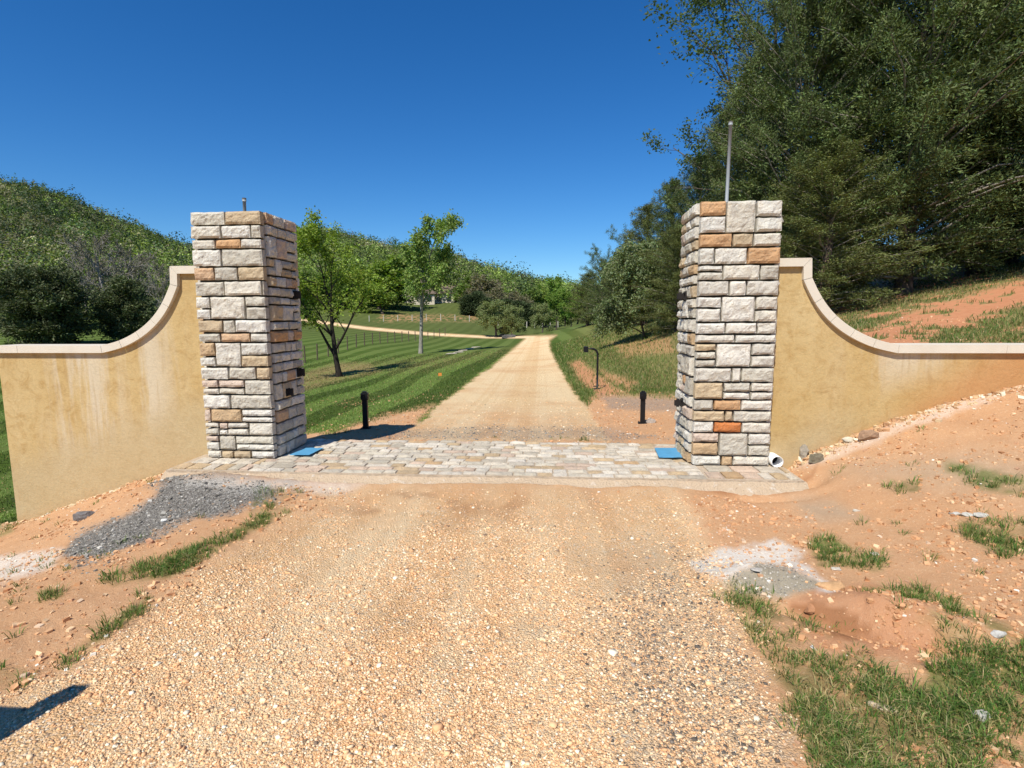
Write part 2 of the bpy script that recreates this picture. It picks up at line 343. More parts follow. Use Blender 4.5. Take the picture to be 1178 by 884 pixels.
    return dict(back=beyond*sstep(2.5, 7, y+n1*4), greyw=f*zone(GREYL, 26, 1.8)+b*.2*zone([(440, 490), (770, 490), (790, 512), (430, 512)], 8, 1), cover=cover, far=sstep(45, 100, w), grass=grass, tan=tan, grey=grey, pale=np.clip(pale, 0, 1), clay=np.clip(clay, 0, 1), wet_shade=wet_shade, dry=np.clip(dry, 0, 1), peb=darkpeb, ash=np.clip(greyb, 0, 1)), u, v, w
# mowing lanes run beside the drive
_a = ongr(533, 445); _b = ongr(600, 392); _dir = (_b-_a)[:2]/np.linalg.norm((_b-_a)[:2])
def lane(x, y): return (x-_a[0])*_dir[1]-(y-_a[1])*_dir[0]

az = np.concatenate([np.arange(-180, -52, 4.0), np.arange(-52, 48, .13), np.arange(48, 180, 4.0)])
rr = np.concatenate([[.05, .5, 1.0], np.exp(np.arange(math.log(1.3), math.log(1500), .0115))])
AZ, RR = np.meshgrid(R_(1)*az, rr, indexing='ij')
gx = (CAM[0]+RR*np.sin(AZ)).ravel(); gy = (CAM[1]+RR*np.cos(AZ)).ravel(); gzv = zf(gx, gy)
Z, gu, gv, gw = zones(gx, gy, gzv)
na, nr = len(az), len(rr); idx = np.arange(na*nr).reshape(na, nr)
i2 = np.roll(idx, -1, axis=0)
FQ = np.stack([idx[:, :-1], idx[:, 1:], i2[:, 1:], i2[:, :-1]], -1).reshape(-1, 4)
gV = np.stack([gx, gy, gzv], 1)
Z['lane'] = lane(gx, gy)

t = NT('terrain'); p = t.pos()
nL = t.noise(p, .9, 5, .6); nM = t.noise(p, 5, 6, .65); nF = t.noise(p, 45, 5, .7); nV = t.noise(p, 180, 3, .7)
soil = t.mix(nM, (.51, .245, .108), (.67, .375, .180)); soil = t.mix(t.math('MULTIPLY', nL, .6), soil, (.64, .43, .27))
soil = t.mix(t.ramp(nF, [(.55, 0.), (.70, .75)]), soil, (.76, .55, .34)); soil = t.mix(t.ramp(nV, [(.30, .7), (.42, 0.)]), soil, (.25, .12, .06))
soil = t.mix(t.attr('clay'), soil, t.mix(nM, (.46, .18, .085), (.64, .32, .17)))
soil = t.mix(t.attr('ash'), soil, t.mix(nF, (.33, .28, .20), (.46, .40, .30)))
vc = t.vor(p, 95, out='Color'); vd = t.vor(p, 95)
sep = t.n.new('ShaderNodeSeparateColor'); t.l.new(vc, sep.inputs[0])
peb = t.ramp(sep.outputs[0], [(0, (.54, .31, .14)), (.3, (.72, .44, .21)), (.65, (.78, .53, .29)), (.92, (.74, .64, .50)), (.97, (.2, .17, .15))])
peb = t.mix(t.ramp(nM, [(.35, .8), (.62, .1)]), peb, (.78, .45, .21))
peb = t.mix(t.math('MULTIPLY', t.attr('peb'), .35), peb, t.ramp(sep.outputs[1], [(0, (.13, .12, .11)), (.45, (.36, .29, .22)), (1, (.60, .48, .34))]))
cx = t.n.new('ShaderNodeCombineXYZ'); t.l.new(t.attr('lane'), cx.inputs[0])
trk = t.noise(cx.outputs[0], 1.6, 3, .6); peb = t.mix(t.ramp(trk, [(.42, 0.), (.60, .55)]), peb, (.86, .68, .43)); peb = t.mix(t.math('MULTIPLY', t.attr('back'), .75), peb, t.mix(nF, (.82, .60, .32), (.92, .75, .48))); peb = t.mix(t.math('MULTIPLY', t.attr('back'), t.ramp(t.noise(cx.outputs[0], .9, 4, .7), [(.47, 0.), (.56, .5)])), peb, (.72, .46, .22)); peb = t.mix(t.ramp(t.noise(p, .45, 4, .6), [(.48, 0.), (.66, .5)]), peb, (.66, .36, .165))
c = t.mix(t.attr('tan'), soil, peb)
gry = t.ramp(sep.outputs[2], [(0, (.15, .135, .115)), (.6, (.25, .23, .20)), (.92, (.36, .33, .29)), (1, (.6, .57, .52))])
c = t.mix(t.attr('grey'), c, gry)
c = t.mix(t.math('MULTIPLY', t.attr('pale'), t.ramp(nF, [(.3, .55), (.6, 1.)])), c, (.78, .73, .64))
c = t.mix(t.math('MULTIPLY', t.attr('wet_shade'), .85), c, (.36, .165, .075))  # wet patches before the apron, and the clay cut's painted shade
lanef = t.math('SINE', t.math('MULTIPLY', t.attr('lane'), 2*math.pi/1.9)); lanef = t.math('MULTIPLY_ADD', lanef, .5, t.math('MULTIPLY_ADD', nL, .6, .2))
gcol = t.mix(t.ramp(lanef, [(.35, 0.), (.65, 1.)]), (.062, .102, .020), (.140, .190, .052))
gcol = t.mix(t.math('MULTIPLY', nM, .6), gcol, (.085, .135, .020))
gcol = t.mix(t.ramp(nL, [(.45, 0.), (.75, .35)]), gcol, (.19, .20, .06))
gcol = t.mix(t.ramp(nF, [(.25, .7), (.5, 0.)]), gcol, (.03, .055, .008))
gcol = t.mix(t.math('MULTIPLY', t.attr('dry'), t.ramp(nM, [(.3, .5), (.6, 1.)])), gcol, (.30, .22, .10))
gcol = t.mix(t.math('MULTIPLY', t.attr('far'), .75), gcol, t.mix(nL, (.075, .098, .028), (.115, .125, .042)))
c = t.mix(t.attr('cover'), c, gcol)
t.col(c)
h = t.math('ADD', t.math('MULTIPLY', nF, .6), t.math('MULTIPLY', t.math('SUBTRACT', 1.0, vd), t.math('MULTIPLY', t.math('MAXIMUM', t.attr('tan'), t.attr('grey')), .9)))
h = t.math('ADD', h, t.math('MULTIPLY', nV, .4))
t.bump(h, .014, 1.0); t.b.inputs['Roughness'].default_value = 1.0; t.b.inputs['Specular IOR Level'].default_value = .05
M_terr = t.m
fc = {k: a[FQ].mean(1) for k, a in Z.items()}
fw = gw[FQ].mean(1); fy = gy[FQ].mean(1)
cls = np.zeros(len(FQ), int)                                # 0 soil
cls[fc['grass'] > .5] = 1
cls[(fc['tan'] > .5) & (fy < .9)] = 2; cls[(fc['tan'] > .5) & (fy >= .9)] = 3
cls[(fc['grass'] > .5) & (fw > 120)] = 4
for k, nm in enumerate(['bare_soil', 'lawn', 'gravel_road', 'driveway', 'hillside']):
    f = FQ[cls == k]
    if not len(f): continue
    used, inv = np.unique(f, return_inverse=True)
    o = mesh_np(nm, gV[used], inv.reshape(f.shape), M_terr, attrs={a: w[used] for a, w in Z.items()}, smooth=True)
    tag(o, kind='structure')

# ------------------------------------------------------------------ materials of the gate
t = NT('limestone'); p = t.pos(); a = t.noise(p, 14, 7, .75); b = t.noise(p, 75, 5, .75); k = t.noise(p, 28, 4, .7, .6)
c = t.mix(1.0, t.attr('Col', 'Color'), t.ramp(a, [(.28, (.62, .60, .57)), (.48, (.96, .95, .93)), (.62, (1.06, 1.03, .97)), (.8, (1.1, .96, .78))]), 'MULTIPLY')
c = t.mix(t.ramp(k, [(.57, 0.), (.70, .7)]), c, (.27, .22, .16)); c = t.mix(t.ramp(b, [(.3, .35), (.5, 0.)]), c, (.40, .34, .26))
t.col(c); t.bump(t.math('ADD', a, t.math('MULTIPLY', b, .6)), .022); M_stone = t.m
t = NT('mortar'); p = t.pos(); a = t.noise(p, 40, 5, .7); t.col(t.mix(a, (.055, .045, .036), (.12, .10, .075))); t.bump(a, .01); M_mortar = t.m
t = NT('stucco'); p = t.pos()
a = t.noise(t.scale(p, (1, 1, .55)), 1.3, 6, .62, .4); b = t.noise(p, 6, 6, .7, .8); f = t.noise(p, 150, 3, .7)
c = t.mix(t.ramp(a, [(.35, 0.), (.65, 1.)]), (.50, .34, .135), (.58, .43, .21))
c = t.mix(t.ramp(b, [(.48, 0.), (.66, .7)]), c, (.41, .255, .09))
s_ = t.noise(t.scale(p, (3.2, 3.2, .35)), 1.5, 5, .6, .3)
c = t.mix(t.math('MULTIPLY', t.ramp(s_, [(.44, 0.), (.56, .9)]), t.attr('streak')), c, (.62, .53, .38))
s3 = t.noise(t.scale(p, (9, 9, .6)), 1.5, 4, .6, .2)
c = t.mix(t.math('MULTIPLY', t.ramp(s3, [(.55, 0.), (.66, .45)]), t.attr('streak')), c, (.40, .27, .13))
c = t.mix(t.math('MULTIPLY', t.attr('low'), .75), c, t.mix(b, (.52, .42, .255), (.46, .345, .18)))
c = t.mix(t.math('MULTIPLY', t.attr('dust'), .75), c, (.52, .25, .10))
g3 = t.noise(p, 32, 6, .75); c = t.mix(1.0, c, t.ramp(g3, [(.3, .88), (.5, 1.0), (.7, 1.06)]), 'MULTIPLY')
w_ = t.noise(t.scale(p, (1, 1, 1.6)), 2.2, 5, .7, 1.5); crk = t.math('ABSOLUTE', t.math('SUBTRACT', w_, .5)); c = t.mix(t.math('MULTIPLY', t.ramp(crk, [(.0, 1.), (.008, 0.)]), .16), c, (.30, .19, .08))
t.col(c); t.bump(t.math('ADD', t.math('ADD', t.math('MULTIPLY', f, .5), g3), t.math('MULTIPLY', b, .8)), .006); M_stucco = t.m
t = NT('cast_stone'); p = t.pos(); a = t.noise(p, 5, 6, .65); f = t.noise(p, 90, 4, .7)
t.col(t.mix(a, (.60, .52, .41), (.74, .68, .56))); t.bump(f, .004); M_cop = t.m
M_black = simple('black_powder_coat', (.012, .012, .013), .42, 0, .3, 60, .0005)
M_iron = simple('dark_iron', (.03, .026, .024), .6, .3, .3, 50, .002)
M_pvc = simple('grey_conduit', (.30, .32, .33), .45, 0, .12, 40, .0005)
M_white = simple('white_plastic', (.78, .77, .74), .4, 0, .06, 30, .0005)
M_conc = simple('rough_concrete', (.46, .37, .27), .95, 0, .35, 22, .02)
M_dark = simple('pipe_inside', (.015, .014, .013), .9)
PZ0, PH, PW, PG = 0.0, 2.738, .806, 4.62
CREAM = [(.70, .66, .56), (.78, .75, .67), (.64, .60, .51), (.75, .70, .60), (.69, .65, .57), (.80, .77, .70), (.58, .54, .46)]
TAN = [(.62, .44, .26), (.60, .47, .31), (.66, .52, .34)]; ORG = [(.66, .40, .21), (.68, .46, .29)]; HOT = [(.66, .23, .07)]
def scol(ch):
    pal = {'c': CREAM, 't': TAN, 'o': ORG, 'h': HOT, 'p': [(.68, .55, .45)], 'w': [(.78, .74, .66)]}[ch]
    c = np.array(pal[rng.integers(len(pal))])*rng.uniform(.93, 1.05)
    return np.clip(c, 0, .85)
def block(mb, o, ux, uz, un, a0, a1, b0, b1, back, col, rough=.024, gap=.0105, cell=.019, prot=.020):
    """rock-faced stone: a displaced front grid over [a0,a1]x[b0,b1], sides running back into the wall"""
    a0 += gap; a1 -= gap; b0 += gap; b1 -= gap; w = a1-a0; h = b1-b0
    n = max(3, int(w/cell)); m = max(3, int(h/cell))
    s = np.linspace(0, 1, n+1); q = np.linspace(0, 1, m+1); Sg, Qg = np.meshgrid(s, q, indexing='ij')
    jx = rng.uniform(-.005, .005, 4); A = a0+Sg*w; B = b0+Qg*h
    seed = rng.uniform(0, 200)
    A = A+(fbm(B*16+seed, Sg*2+seed, 2)-.5)*.012*((Sg == 0) | (Sg == 1)); B = B+(fbm(A*14+seed, Qg*2+9+seed, 2)-.5)*.012*((Qg == 0) | (Qg == 1))
    ed = np.minimum(np.minimum(Sg, 1-Sg)*w, np.minimum(Qg, 1-Qg)*h)
    dome = sstep(0, .016, ed)
    tilt = rng.uniform(-.012, .012, 2)
    hgt = prot*rng.uniform(.5, 1.3)+dome*(rough*.55+tilt[0]*(Sg-.5)+tilt[1]*(Qg-.5))+(.35+.65*dome)*((fbm(A*13+seed, B*13, 3)-.5)*rough*1.5+(fbm(A*45+seed, B*45, 2)-.5)*rough*.5)
    front = o+A[..., None]*ux+B[..., None]*uz+hgt[..., None]*un
    V = front.reshape(-1, 3); id_ = np.arange((n+1)*(m+1)).reshape(n+1, m+1)
    F = [np.stack([id_[:-1, :-1], id_[1:, :-1], id_[1:, 1:], id_[:-1, 1:]], -1).reshape(-1, 4)]
    ring = np.concatenate([id_[:, 0], id_[-1, 1:], id_[-2::-1, -1], id_[0, -2:0:-1]])
    bk = V[ring]-((V[ring]-o)@un)[:, None]*un-back*un
    k = len(ring); b_ = len(V)+np.arange(k); r2 = np.roll(ring, -1); b2 = np.roll(b_, -1)
    F.append(np.stack([b_, b2, r2, ring], -1))
    mb.add(np.concatenate([V, bk]), F[0].tolist()+F[1].tolist(), col)
X_ = np.array([1., 0, 0]); Y_ = np.array([0, 1., 0]); Z_ = np.array([0, 0, 1.])
def ashlar(mb, o, ux, un, W, H, rows, back, flip=False):
    """rows listed from the top: (height, [(width, spec)]), spec = colour letters top to bottom of a column, optional heights"""
    tot = sum(r[0] for r in rows); zt = H
    for hgt, cols in rows:
        hh = hgt/tot*H; tw = sum(c[0] for c in cols); x = 0
        for wd, sp in cols:
            ww = wd/tw*W; k = len(sp); z = zt
            cuts = [1/k]*k
            if k > 1: e = rng.uniform(-.08, .08); cuts[0] += e; cuts[1] -= e
            for i, ch in enumerate(sp):
                z2 = z-hh*cuts[i]
                block(mb, o, ux, Z_, un, x, x+ww, z2, z, back, scol(ch)); z = z2
            x += ww
        zt -= hh
LROWS = [(42, [(108, 'c'), (110, 't')]), (40, [(85, 'c'), (82, 'c'), (30, 'c')]), (30, [(72, 'c'), (77, 'o'), (65, 'c')]), (53, [(85, 'c'), (120, 'c')]),
         (42, [(62, 'o'), (70, 'c'), (78, 't')]), (46, [(85, 'c'), (107, 'c'), (8, 'c')]), (71, [(42, 'cc'), (100, 'c'), (60, 'cc')]), (41, [(75, 't'), (37, 'c'), (95, 'c')]),
         (29, [(60, 'c'), (80, 'o'), (48, 'c')]), (76, [(50, 'tc'), (80, 'c'), (85, 'ct')]), (40, [(80, 'c'), (78, 'c'), (40, 't')]), (47, [(50, 'pc'), (75, 'pc'), (78, 'c')]),
         (45, [(80, 'c'), (120, 'c')]), (43, [(20, 'p'), (90, 't'), (90, 'cc')]), (42, [(42, 'cc'), (25, 'pc'), (60, 'cc'), (70, 'c')]), (48, [(40, 'pc'), (50, 'c'), (115, 'cc')]), (25, [(45, 'c'), (38, 't'), (53, 't'), (73, 'c')])]
RROWS = [(73, [(60, 'oc'), (68, 'c'), (60, 'wc')]), (32, [(75, 'o'), (46, 't'), (62, 'c')]), (39, [(35, 'c'), (72, 'w'), (72, 'o')]), (36, [(57, 'cc'), (85, 'c'), (45, 'c')]),
         (36, [(70, 'c'), (38, 'w'), (72, 'c')]), (60, [(55, 'cw'), (75, 'w'), (50, 'cc')]), (28, [(67, 'c'), (72, 'w'), (45, 'c')]), (21, [(87, 'c'), (90, 'c')]),
         (57, [(46, 'tcc'), (77, 'w'), (52, 'cc')]), (35, [(85, 'c'), (22, 'c'), (75, 'c')]), (42, [(65, 't'), (60, 'cw'), (50, 'cc')]), (26, [(45, 'c'), (62, 'o'), (70, 'w')]),
         (27, [(70, 't'), (18, 't'), (85, 'c')]), (27, [(50, 'c'), (65, 'h'), (70, 'c')]), (56, [(60, 'pt'), (65, 'c'), (50, 'wc')]), (25, [(68, 'c'), (27, 't'), (85, 'c')])]
def rnd_rows(n):
    out = []
    for i in range(n):
        tall = rng.random() < .3; cols = []; w = 0
        while w < 175:
            ww = rng.uniform(35, 100) if not tall else rng.uniform(45, 85)
            ch = rng.choice(list('cccccccccpccccctcccto')); ch2 = rng.choice(list('cccctcpc'))
            cols.append((ww, ch+ch2 if (tall and rng.random() < .6) else ch)); w += ww
        out.append((rng.uniform(52, 75) if tall else rng.uniform(26, 42), cols))
    return out
def pillar(x0, rows, label, inner):
    root = empty('stone_pillar', (x0+PW/2, PW/2, 0), 0, label, 'gate pillar', 'stone gate pillars')
    o = np.array([-PW/2, -PW/2, 0.]); mb = MB(); W = PW; bk = .06
    ashlar(mb, o, X_, -Y_, W, PH, rows, bk)
    ashlar(mb, o+[W, W, 0], -X_, Y_, W, PH, rnd_rows(17), bk)
    ashlar(mb, o+[W, bk+.003, 0], Y_, X_, W-2*bk-.006, PH, rnd_rows(19), bk-.012)
    ashlar(mb, o+[0, W-bk-.003, 0], -Y_, -X_, W-2*bk-.006, PH, rnd_rows(19), bk-.012)
    mb.build('masonry', M_stone, root, smooth=False)
    c = MB(); g = .036; c.box(-W/2+g, W/2-g, -W/2+g, W/2-g, -.25, PH-.03, (1, 1, 1)); c.build('mortar_core', M_mortar, root)
    return root
def soil_joint(): pass
LP = pillar(-PG/2-PW, LROWS, 'left stone gate pillar with a short conduit stub on top', 1)
RP = pillar(PG/2, RROWS, 'right stone gate pillar with a tall grey conduit rising from its top', -1)
def conduit(root, x, y, z1, r):
    m = MB(); m.tube([(x, y, PH-.2), (x+.01, y, z1)], r, 12); m.tube([(x+.01, y, z1-.03), (x+.01, y, z1+.008)], r*1.25, 12); m.build('conduit', M_pvc, root, True)
conduit(LP, .01, -.05, PH+.20, .018)
conduit(RP, -.03, 0, PH+.88, .018)
def bracket(root, sx, z, y, big=1.0):
    m = MB(); x = sx*(PW/2+.02)
    m.box(min(x, x+sx*.022), max(x, x+sx*.022), y-.045, y+.045, z-.075*big, z+.075*big)
    m.box(min(x+sx*.022, x+sx*.10), max(x+sx*.022, x+sx*.07), y-.018, y+.018, z-.03, z+.03)
    m.tube([(x+sx*.065, y, z-.045), (x+sx*.065, y, z+.045)], .016, 10)
    for dz in (-.05, .05):
        for dy in (-.03, .03): m.tube([(x+sx*.02, y+dy, z+dz*big), (x+sx*.034, y+dy, z+dz*big)], .009, 6)
    m.build('hinge_bracket', M_iron, root)
bracket(LP, 1, 1.86, .22, .7); bracket(LP, 1, .92, .22, .7); bracket(LP, 1, .72, -.10, .6)
bracket(RP, -1, 1.80, -.02, .7); bracket(RP, -1, .62, -.06, .7)

# ------------------------------------------------------------------ stucco wing walls with a swept coping
WY0, WY1 = .16, .44
def uvw(u, v):
    d = ray(u, v); k = (WY0-.05-CAM[1])/d[1]; P = CAM+d*k; return P[0], P[2]
prof = [uvw(*q) for q in [(934.5, 296.5), (934.5, 319.6), (940, 332), (948, 346.5), (958.5, 360), (971.8, 371.8), (986, 381), (1003.5, 389.2), (1018, 393.5), (1035, 395.8)]]
zt = uvw(915, 297)[1]; zb = uvw(1100, 397)[1]
TH = .085
def wing(sx, xin, label, xend):
    root = empty('wing_wall', (sx*xin, (WY0+WY1)/2, 0), 0, label, 'garden wall', 'curved stucco wing walls')
    P = [(xin-.12, zt)]+[(prof[0][0], zt)]+prof[1:-1]+[(prof[-1][0], zb), (xend, zb)]
    # resample the concave curve smoothly
    P = np.array(P); cur = P[2:-1]; tt = np.linspace(0, 1, len(cur)); t2 = np.linspace(0, 1, 25)
    cur = np.stack([np.interp(t2, tt, cur[:, 0]), np.interp(t2, tt, cur[:, 1])], 1)
    for _ in range(3): cur[1:-1] = (cur[:-2]+2*cur[1:-1]+cur[2:])/4
    path = np.concatenate([P[:2], cur, P[-1:]])
    # outer edge = path, inner edge offset by TH towards the wall
    T = np.diff(path, axis=0); T /= np.linalg.norm(T, axis=1)[:, None]; N = np.stack([T[:, 1], -T[:, 0]], 1)   # right of travel = down/in
    inn = [path[0]+N[0]*TH]
    for i in range(1, len(path)-1):
        b = N[i-1]+N[i]; b /= np.linalg.norm(b); inn.append(path[i]+b*TH/max(.35, b@N[i]))
    inn.append(path[-1]+N[-1]*TH); inn = np.array(inn)
    m = MB(); y0, y1 = WY0-.05-(WY0+WY1)/2, WY1+.05-(WY0+WY1)/2
    L = np.concatenate([[0], np.cumsum(np.linalg.norm(np.diff(path, axis=0), axis=1))])
    def bar(pa, pb, ia, ib, col):
        V = []
        for (o, i) in ((pa, ia), (pb, ib)):
            for yy in (y0, y1):
                for q in (o, i): V.append((sx*q[0]-sx*xin, yy, q[1]))
        F = [(0, 4, 5, 1), (2, 3, 7, 6), (0, 2, 6, 4), (1, 5, 7, 3), (0, 1, 3, 2), (4, 6, 7, 5)]
        m.add(V, F, col)
    cuts = [0, L[1]]+list(np.linspace(L[2], L[-2], 6))+list(np.arange(L[-2]+1.05, L[-1], 1.05))+[L[-1]]
    cuts = sorted(set(np.round(cuts, 4)))
    ii = lambda A, s: np.array([np.interp(s, L, A[:, 0]), np.interp(s, L, A[:, 1])])
    for a, b in zip(cuts[:-1], cuts[1:]):
        col = rng.uniform(.9, 1.05)
        ss = [a]+[s for s in L if a+.003 < s < b-.003]+[b]
        ss[0] += .002 if a > 0 else 0; ss[-1] -= .002
        for p0, p1 in zip(ss[:-1], ss[1:]): bar(ii(path, p0), ii(path, p1), ii(inn, p0), ii(inn, p1), (col, col, col))
    m.build('coping', M_cop, root)
    # wall body as columns under the inner edge
    w = MB(); xs = [xin-.12]; 
    top = lambda x: np.interp(x, *zip(*sorted([(q[0], q[1]) for q in inn])))
    inx = inn[1:, 0]; sh = inn[1][0]
    xs = np.concatenate([np.linspace(xin-.03, sh, 5), np.linspace(sh+.012, inn[-2][0], 40), np.linspace(inn[-2][0]+.1, xend-.03 if sx < 0 else xend, 16)])
    cz = np.array([inn[1][1] if x <= sh+1e-6 else np.interp(x, inn[2:, 0], inn[2:, 1]) for x in xs])
    nz = 26; V = []; st = []; lo = []; du = []
    for x, z1 in zip(xs, cz):
        for j in range(nz+1):
            z = -1.6+(z1+1.6)*j/nz; V.append((sx*(x-xin), WY0-(WY0+WY1)/2, z))
    V = np.array(V); Vb = V.copy(); Vb[:, 1] = WY1-(WY0+WY1)/2
    k = len(V); id_ = np.arange(k).reshape(-1, nz+1)
    q = np.stack([id_[:-1, :-1], id_[1:, :-1], id_[1:, 1:], id_[:-1, 1:]], -1).reshape(-1, 4)
    if sx < 0: q = q[:, ::-1]
    F = q.tolist()+(q[:, ::-1]+k).tolist()
    tp = id_[:, -1]; F += np.stack([tp[:-1], tp[1:], tp[1:]+k, tp[:-1]+k], -1).tolist()
    for e in (0, -1): F += np.stack([id_[e, :-1], id_[e, 1:], id_[e, 1:]+k, id_[e, :-1]+k], -1).tolist()
    w.add(np.concatenate([V, Vb]), F)
    ax = np.abs(np.concatenate([V, Vb])[:, 0])+xin; z = np.concatenate([V, Vb])[:, 2]; g = np.repeat(zf(sx*(V[:, 0]*sx+xin), V[:, 0]*0+WY0-.02)[None], 2, 0).ravel()
    hgt = z-g
    streak = (np.exp(-((ax-4.65)/.55)**2) if sx > 0 else np.maximum(np.exp(-((ax-4.7)/.45)**2), .9*np.exp(-((ax-3.85)/.28)**2)))*sstep(.35, .8, hgt+(0.15 if sx > 0 else 0))
    low = sstep(1.0, .5, hgt) if sx < 0 else sstep(.55, .1, hgt)*sstep(4.3, 3.6, ax)
    dust = (sstep(.5, 0, hgt-.3*sstep(4.8, 5.8, ax))*sstep(4.2, 5.2, ax) if sx > 0 else .0*hgt)+.25*sstep(.14, .0, hgt)
    w.build('stucco_body', M_stucco, root, attrs=dict(streak=streak, low=low, dust=np.clip(dust, 0, 1)))
    return root
wing(-1, PG/2+PW, 'ochre stucco wing wall on the left, ending in a free corner over the lawn', 5.79)
wing(1, PG/2+PW, 'ochre stucco wing wall on the right, running into the rising clay bank', 9.5)

# ------------------------------------------------------------------ paved apron
root = empty('stone_apron', (0, .2, 0), 0, 'pale cobbled stone strip laid across the gateway between the pillars', 'paving')
mb = MB()
def paver(x0, x1, y0, y1, zt, h=.09, ch=None):
    c = rng.uniform(.86, 1.08)*np.array([1.0, .95, .89])*scol(ch or rng.choice(list('cccccwctpccctcp')))*.98
    block(mb, np.array([0, -.2, zt+rng.uniform(-.006, .006)]), X_, Y_, Z_, x0, x1, y0, y1, h, c, rough=.016, gap=.008, cell=.035, prot=.004)
ys = np.linspace(-.50, 1.0, 13)
for j in range(12):
    x = -3.0 if j > 0 else -2.35
    x0l, x1l = (-PG/2+.0, PG/2-.0) if 0.0 < (ys[j]+ys[j+1])/2 < .9 else (-2.36, 2.36)
    if j == 3: pass
    x = x0l-rng.uniform(0, .1) if x0l < -2.33 else x0l
    while x < x1l-.08:
        w = rng.uniform(.13, .29)
        if x+w > x1l-.1: w = x1l-x
        paver(x, x+w, ys[j], ys[j+1], -.005); x += w
for sx in (-1, 1):                                            # headers in front of the pillars
    xa, xb = (-3.22, -2.37) if sx < 0 else (2.37, 3.24)
    x = xa
    while x < xb-.05:
        w = rng.uniform(.12, .2); w = min(w, xb-x)
        paver(x, x+w, -.47, -.26, 0, .13, rng.choice(list('cpctwp'))); x += w
    x = xa+.05
    while x < xb-.05:
        w = rng.uniform(.18, .3); w = min(w, xb-x)
        paver(x, x+w, -.26, -.02, .002, .10); x += w
mb.build('cobbles', M_stone, root)
b = MB(); b.box(-3.26, 3.27, -.50-.2, .995-.2, -.4, -.008); b.build('mortar_bed', M_conc, root)
# rough concrete lip smeared along the front edge
n = 260; xs = np.linspace(-3.28, 3.29, n); V = []
for i, x in enumerate(xs):
    e = .05*(fbm([x*3], [1.])[0]-.5)
    for yy, zz in ((-.47, -.02), (-.505-e*.6, -.03+e*.3), (-.54-e, -.065), (-.60-e*2, gz(x, -.62)-.005), (-.70-e*3, gz(x, -.72)-.03)): V.append((x, yy-.2, zz+.02*(fbm([x*9], [yy*9])[0]-.5)))
id_ = np.arange(n*5).reshape(n, 5); q = np.stack([id_[:-1, :-1], id_[:-1, 1:], id_[1:, 1:], id_[1:, :-1]], -1).reshape(-1, 4)
t = NT('mortar_splash'); p = t.pos(); a = t.noise(p, 8, 6, .7, .5); f = t.noise(p, 60, 4)
t.col(t.mix(t.ramp(a, [(.58, 0.), (.70, .8)]), t.mix(f, (.50, .37, .24), (.64, .50, .35)), (.76, .71, .62))); t.bump(t.math('ADD', a, f), .025)
mesh_np('concrete_lip', V, q, t.m, root, smooth=True)

# blue plastic covers
M_blue = simple('blue_plastic_sheet', (.10, .32, .52), .5, 0, .12, 14, .004)
def cover(pts, label):
    P = np.array([ongr(*q)[:2] for q in pts]) if False else np.array(pts); n = 14; V = []
    for i in range(n):
        for j in range(n):
            a, b = i/(n-1), j/(n-1); q = (P[0]*(1-a)+P[1]*a)*(1-b)+(P[3]*(1-a)+P[2]*a)*b
            V.append((q[0]-P[0][0], q[1]-P[0][1], .018+.010*(fbm([q[0]*14], [q[1]*14])[0]-.3)))
    V = np.array(V); k = len(V); Vb = V-np.array([0, 0, .004]); id_ = np.arange(k).reshape(n, n)
    q = np.stack([id_[:-1, :-1], id_[1:, :-1], id_[1:, 1:], id_[:-1, 1:]], -1).reshape(-1, 4)
    ring = np.concatenate([id_[:, 0], id_[-1, 1:], id_[-2::-1, -1], id_[0, -2:0:-1]]); r2 = np.roll(ring, -1)
    F = q.tolist()+(q[:, ::-1]+k).tolist()+np.stack([ring, ring+k, r2+k, r2], -1).tolist()
    o = mesh_np('plastic_cover', np.concatenate([V, Vb]), np.array(F), M_blue); o.location = (P[0][0], P[0][1], .008)
    tag(o, label, 'cover', 'blue plastic covers on the paving')
def z0(u, v): d = ray(u, v); k = (0-CAM[2])/d[2]; return tuple((CAM+d*k)[:2])
cover([z0(333, 526), z0(356, 526), z0(373, 518), z0(352, 518)], 'blue plastic sheet in the shadow beside the left pillar')
cover([z0(758, 529), z0(786, 529), z0(777, 518), z0(753, 518)], 'sunlit blue plastic sheet on the cobbles beside the right pillar')

# ------------------------------------------------------------------ posts by the gate, intercom, pipe, fences
def gpost(u, v, h, rz, label):
    P = ongr(u, v); root = empty('gate_post', tuple(P), rz, label, 'post', 'black steel posts by the gate')
    a = MB(); a.box(-.04, .04, -.04, .04, -.1, h-.02); a.box(-.032, .032, -.032, .032, h-.02, h+.003); a.build('post_tube', M_black, root)
    b = MB(); b.box(-.055, .055, -.052, .052, h-.13, h-.022); b.box(-.05, .01, -.078, -.052, h-.12, h-.035); b.tube([(-.02, -.078, h-.078), (-.02, -.09, h-.078)], .018, 12); b.build('sensor_head', M_black, root)
    c = MB(); c.box(-.075, .075, -.075, .075, -.05, .012)
    for i in (-1, 1):
        for j in (-1, 1): c.tube([(i*.058, j*.058, .01), (i*.058, j*.058, .03)], .009, 6)
    c.build('base_plate', M_iron, root)
gpost(421, 493.5, .60, .15, 'short black steel post on bare clay beside the lawn, left of the drive')
gpost(739, 488.5, .56, -.1, 'short black steel post with a rock at its foot, right of the drive')
P = ongr(687, 448); root = empty('intercom_stand', tuple(P), .1, 'black gooseneck intercom stand curving toward the drive on a clay strip', 'intercom')
hh = at(687, 401, np.dot(P-CAM, _F))[2]-P[2]; r = .16
pts = [(0, 0, -.1), (0, 0, hh*.5), (0, 0, hh-r)]+[(-r+r*math.cos(a), 0, hh-r+r*math.sin(a)) for a in np.linspace(.2, math.pi/2, 7)]+[(-r-.12, -.0, hh)]
a = MB(); a.tube(pts, .028, 12); a.build('pole', M_black, root, True)
